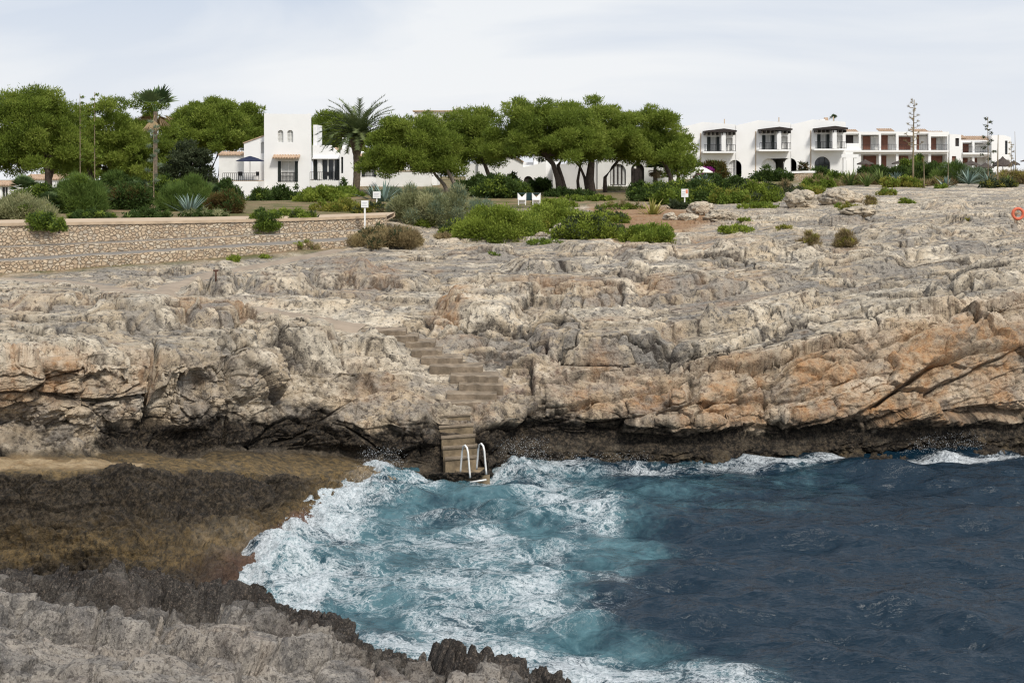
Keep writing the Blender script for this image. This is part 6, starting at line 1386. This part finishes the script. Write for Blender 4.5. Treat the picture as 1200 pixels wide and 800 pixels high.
rosette('blue agave clump between the date palm and the notices', 450, 240, 34, 'agave', 36, 98, 2, wd=0.06)
rosette('second blue agave clump right of the date palm', 438, 236, 26, 'agave', 30, 102, 3, wd=0.06)
rosette('striped yellow agave on the red soil', 764, 257, 27, 'striped', 40, 84, 4, wd=0.075, spread=(0.1, 1.2))
rosette('pale agave standing above the bushes beside the white parasol', 826, 216, 16, 'agave', 24, 116, 5, wd=0.09)
rosette('small pale agave left of the pale one by the parasol', 812, 218, 11, 'agave', 18, 116, 6, wd=0.09)
rosette('red brown yucca in the shrubs left of the third notice', 779, 234, 22, 'yucca', 34, 96, 7, wd=0.06)
rosette('green yucca on a stem before the white pergola', 997, 220, 26, 'yucca', 36, 124, 8, wd=0.05, spread=(0.05, 1.0))
rosette('green yucca left of the clipped apartment hedge', 1016, 220, 24, 'yucca', 36, 122, 9, wd=0.05, spread=(0.05, 1.0))
rosette('upright cactus like yucca in the middle of the succulents', 1032, 218, 26, 'yucca', 36, 124, 10, wd=0.05, spread=(0.05, 0.8))
rosette('blue agave at the rock crest below the middle apartments', 1108, 222, 20, 'agave', 30, 116, 11, wd=0.07)
rosette('blue agave left of the dark cactus bush', 1050, 212, 14, 'agave', 28, 122, 12, wd=0.07)
rosette('blue agave under the last apartment balcony', 1135, 216, 22, 'agave', 32, 120, 13, wd=0.06)
rosette('pale agave at the foot of the candelabra stalk', 1159, 216, 18, 'agave', 28, 122, 14, wd=0.07)
rosette('green aloe at the right end of the succulents', 1180, 216, 16, 'yucca', 28, 120, 15, wd=0.06)
rosette('spiky green plant on the promenade edge below the tall palm', 196, 256, 12, 'yucca', 26, 69, 16, wd=0.06)
rosette('small spiky plant at the promenade edge left of the blue grey agave', 150, 256, 11, 'yucca', 24, 67, 17, wd=0.06)

# tufts growing out of the rock
tuft('green cushion on the open rock left of centre right', 866, 273, 50, 11, 'lentisk')
tuft('small green cushion beside the wide one on the rock', 922, 269, 22, 6, 'yellow')
tuft('straw coloured dry tuft on the right plateau', 993, 291, 26, 24, 'dry', second=('yellow', 0.3))
tuft('second straw dry tuft left of the first', 951, 288, 24, 18, 'dry', second=('yellow', 0.3))
tuft('yellow green cushion among the boulders', 999, 246, 26, 9, 'yellow', second=('lentisk', 0.4))
tuft('ochre tuft on the boulder shelf', 1021, 240, 18, 11, 'dry', second=('yellow', 0.5))
tuft('green mat at the rock edge under the lentisk', 640, 287, 50, 6, 'green')
tuft('low dry mat below the rosemary', 518, 281, 32, 7, 'dry', second=('green', 0.3))
tuft('small green mat in the rock near the steps top', 577, 301, 18, 6, 'green')
tuft('tiny green mat on the middle plateau', 627, 318, 22, 5, 'olive_dark')
tuft('green patch at the foot of the lowest wall', 210, 303, 18, 6, 'lentisk', d=None)
tuft('second green patch below the lowest wall', 272, 306, 22, 7, 'lentisk')
tuft('green patch where the lowest wall ends', 356, 293, 40, 9, 'dry', second=('lentisk', 0.5))
tuft('small green patch on the pale rock by the side path', 308, 303, 16, 5, 'lentisk')
tuft('green tuft in the wall face by the ramp', 296, 279, 9, 6, 'olive_dark', d=62.5)
tuft('small green cushion on the right plateau crest', 1065, 239, 24, 7, 'lentisk')
tuft('tiny green cushion near the lifebuoy', 1136, 259, 12, 4, 'yellow')
tuft('green cushion on the crest below the agave stalk', 1044, 229, 30, 8, 'yellow', second=('green', 0.5))
tuft('low green mat by the third notice boulders', 873, 260, 18, 6, 'lentisk')
tuft('small green tuft between the boulders on the right', 983, 243, 10, 5, 'green')

# ------------------------------------------------------------------ loose boulders
def boulder(label, px, py, w, h, seed, pale=0.3, depth=0.8):
    b = hit(px, py); s = b.y / F; rx = w / 2 * s; hz = h * s
    bm = bmesh.new(); bmesh.ops.create_icosphere(bm, subdivisions=5, radius=1.0); V = np.array([v.co[:] for v in bm.verts], np.float32); Fc = np.array([[v.index for v in f.verts] for f in bm.faces]); bm.free()
    o = seed * 3.7; hh, ee = cells(V * 1.3 + o); k = 1 + 0.30 * hh - 0.10 * (1 - sstep(0, .12, ee)) + 0.22 * fbm(V * 1.4 + o, 4) + 0.08 * fbm(V * 5 + o, 4, ridge=True) + 0.03 * fbm(V * 16 + o, 3)
    V = V * k[:, None] * np.array([rx, rx * depth, hz * 0.62], np.float32); V[:, 2] += hz * 0.34
    n_ = len(V); st = np.stack([0 * k, 0 * k, 0 * k, 0.25 * sstep(0.1, .5, fbm(V * 0.8 + o, 3))], 1); tn = np.stack([np.full(n_, pale), 0 * k, 0 * k, 0 * k], 1)
    return tag(mesh_np('boulder', V, Fc, ROCK, None, True, {'stain': ('POINT', 'FLOAT_COLOR', st), 'tone': ('POINT', 'FLOAT_COLOR', tn)}, loc=(b.x, b.y + rx * depth * 0.7, b.z)), label, 'boulder', 'loose boulders')
boulder('pale pinkish boulder lying against the lentisk mound', 658, 277, 26, 15, 1, 0.9)
boulder('small flat grey stone left of the pale boulder', 634, 277, 14, 5, 2, 0.3)
boulder('rounded boulder at the right of the third notice', 822, 252, 28, 17, 3, 0.6)
boulder('flat long boulder at the edge of the red soil', 846, 258, 36, 11, 4, 0.4)
boulder('big grey boulder right of the bush mound', 940, 243, 36, 22, 5, 0.4)
boulder('wide boulder below the yellow green bush', 988, 239, 44, 18, 6, 0.4)
boulder('small pale stone in the bush mound', 866, 238, 10, 7, 7, 0.9)
boulder('low broad boulder on the crest left of the lifebuoy', 1010, 252, 40, 10, 8, 0.3)
boulder('blocky pale boulder beside the striped agave', 786, 258, 18, 8, 9, 0.8)
boulder('flat boulder below the third notice', 806, 258, 22, 8, 10, 0.6)
# ------------------------------------------------------------------ spray thrown up along the surf line
rng = np.random.RandomState(9); V = []; Fc = []
for (x0, y0, x1, y1, hmax, n) in [(425, 560, 470, 560, 0.75, 700), (330, 640, 430, 572, 0.40, 700), (572, 546, 640, 542, 0.65, 700), (640, 543, 760, 543, 0.22, 200), (1070, 532, 1150, 526, 0.45, 300), (300, 680, 336, 640, 0.35, 250)]:
    for k in range(3 * n):
        t_ = rng.rand(); px = x0 + (x1 - x0) * t_ + rng.normal() * 5; py = y0 + (y1 - y0) * t_ + rng.normal() * 2.5; d = CZ * F / (py - YH)
        c_ = np.array([X(px, d), d, 0.12 + hmax * rng.rand() ** 2.4]); r = 0.003 + 0.007 * rng.rand() ** 3
        o = len(V); q = rng.normal(size=(4, 3)); q /= np.linalg.norm(q, axis=1)[:, None]
        V += [c_ + r * np.array(p) for p in ((1, 0, -.6), (-.6, .9, -.6), (-.6, -.9, -.6), (0, 0, 1.1))]; Fc += [(o, o + 1, o + 3), (o + 1, o + 2, o + 3), (o + 2, o, o + 3), (o, o + 2, o + 1)]
M['spray'] = plain('sea_spray', (0.82, 0.85, 0.87), 0.5, 0.03)
tag(mesh_np('sea_spray', V, Fc, M['spray']), 'white droplets of spray above the surf', None, kind='stuff')
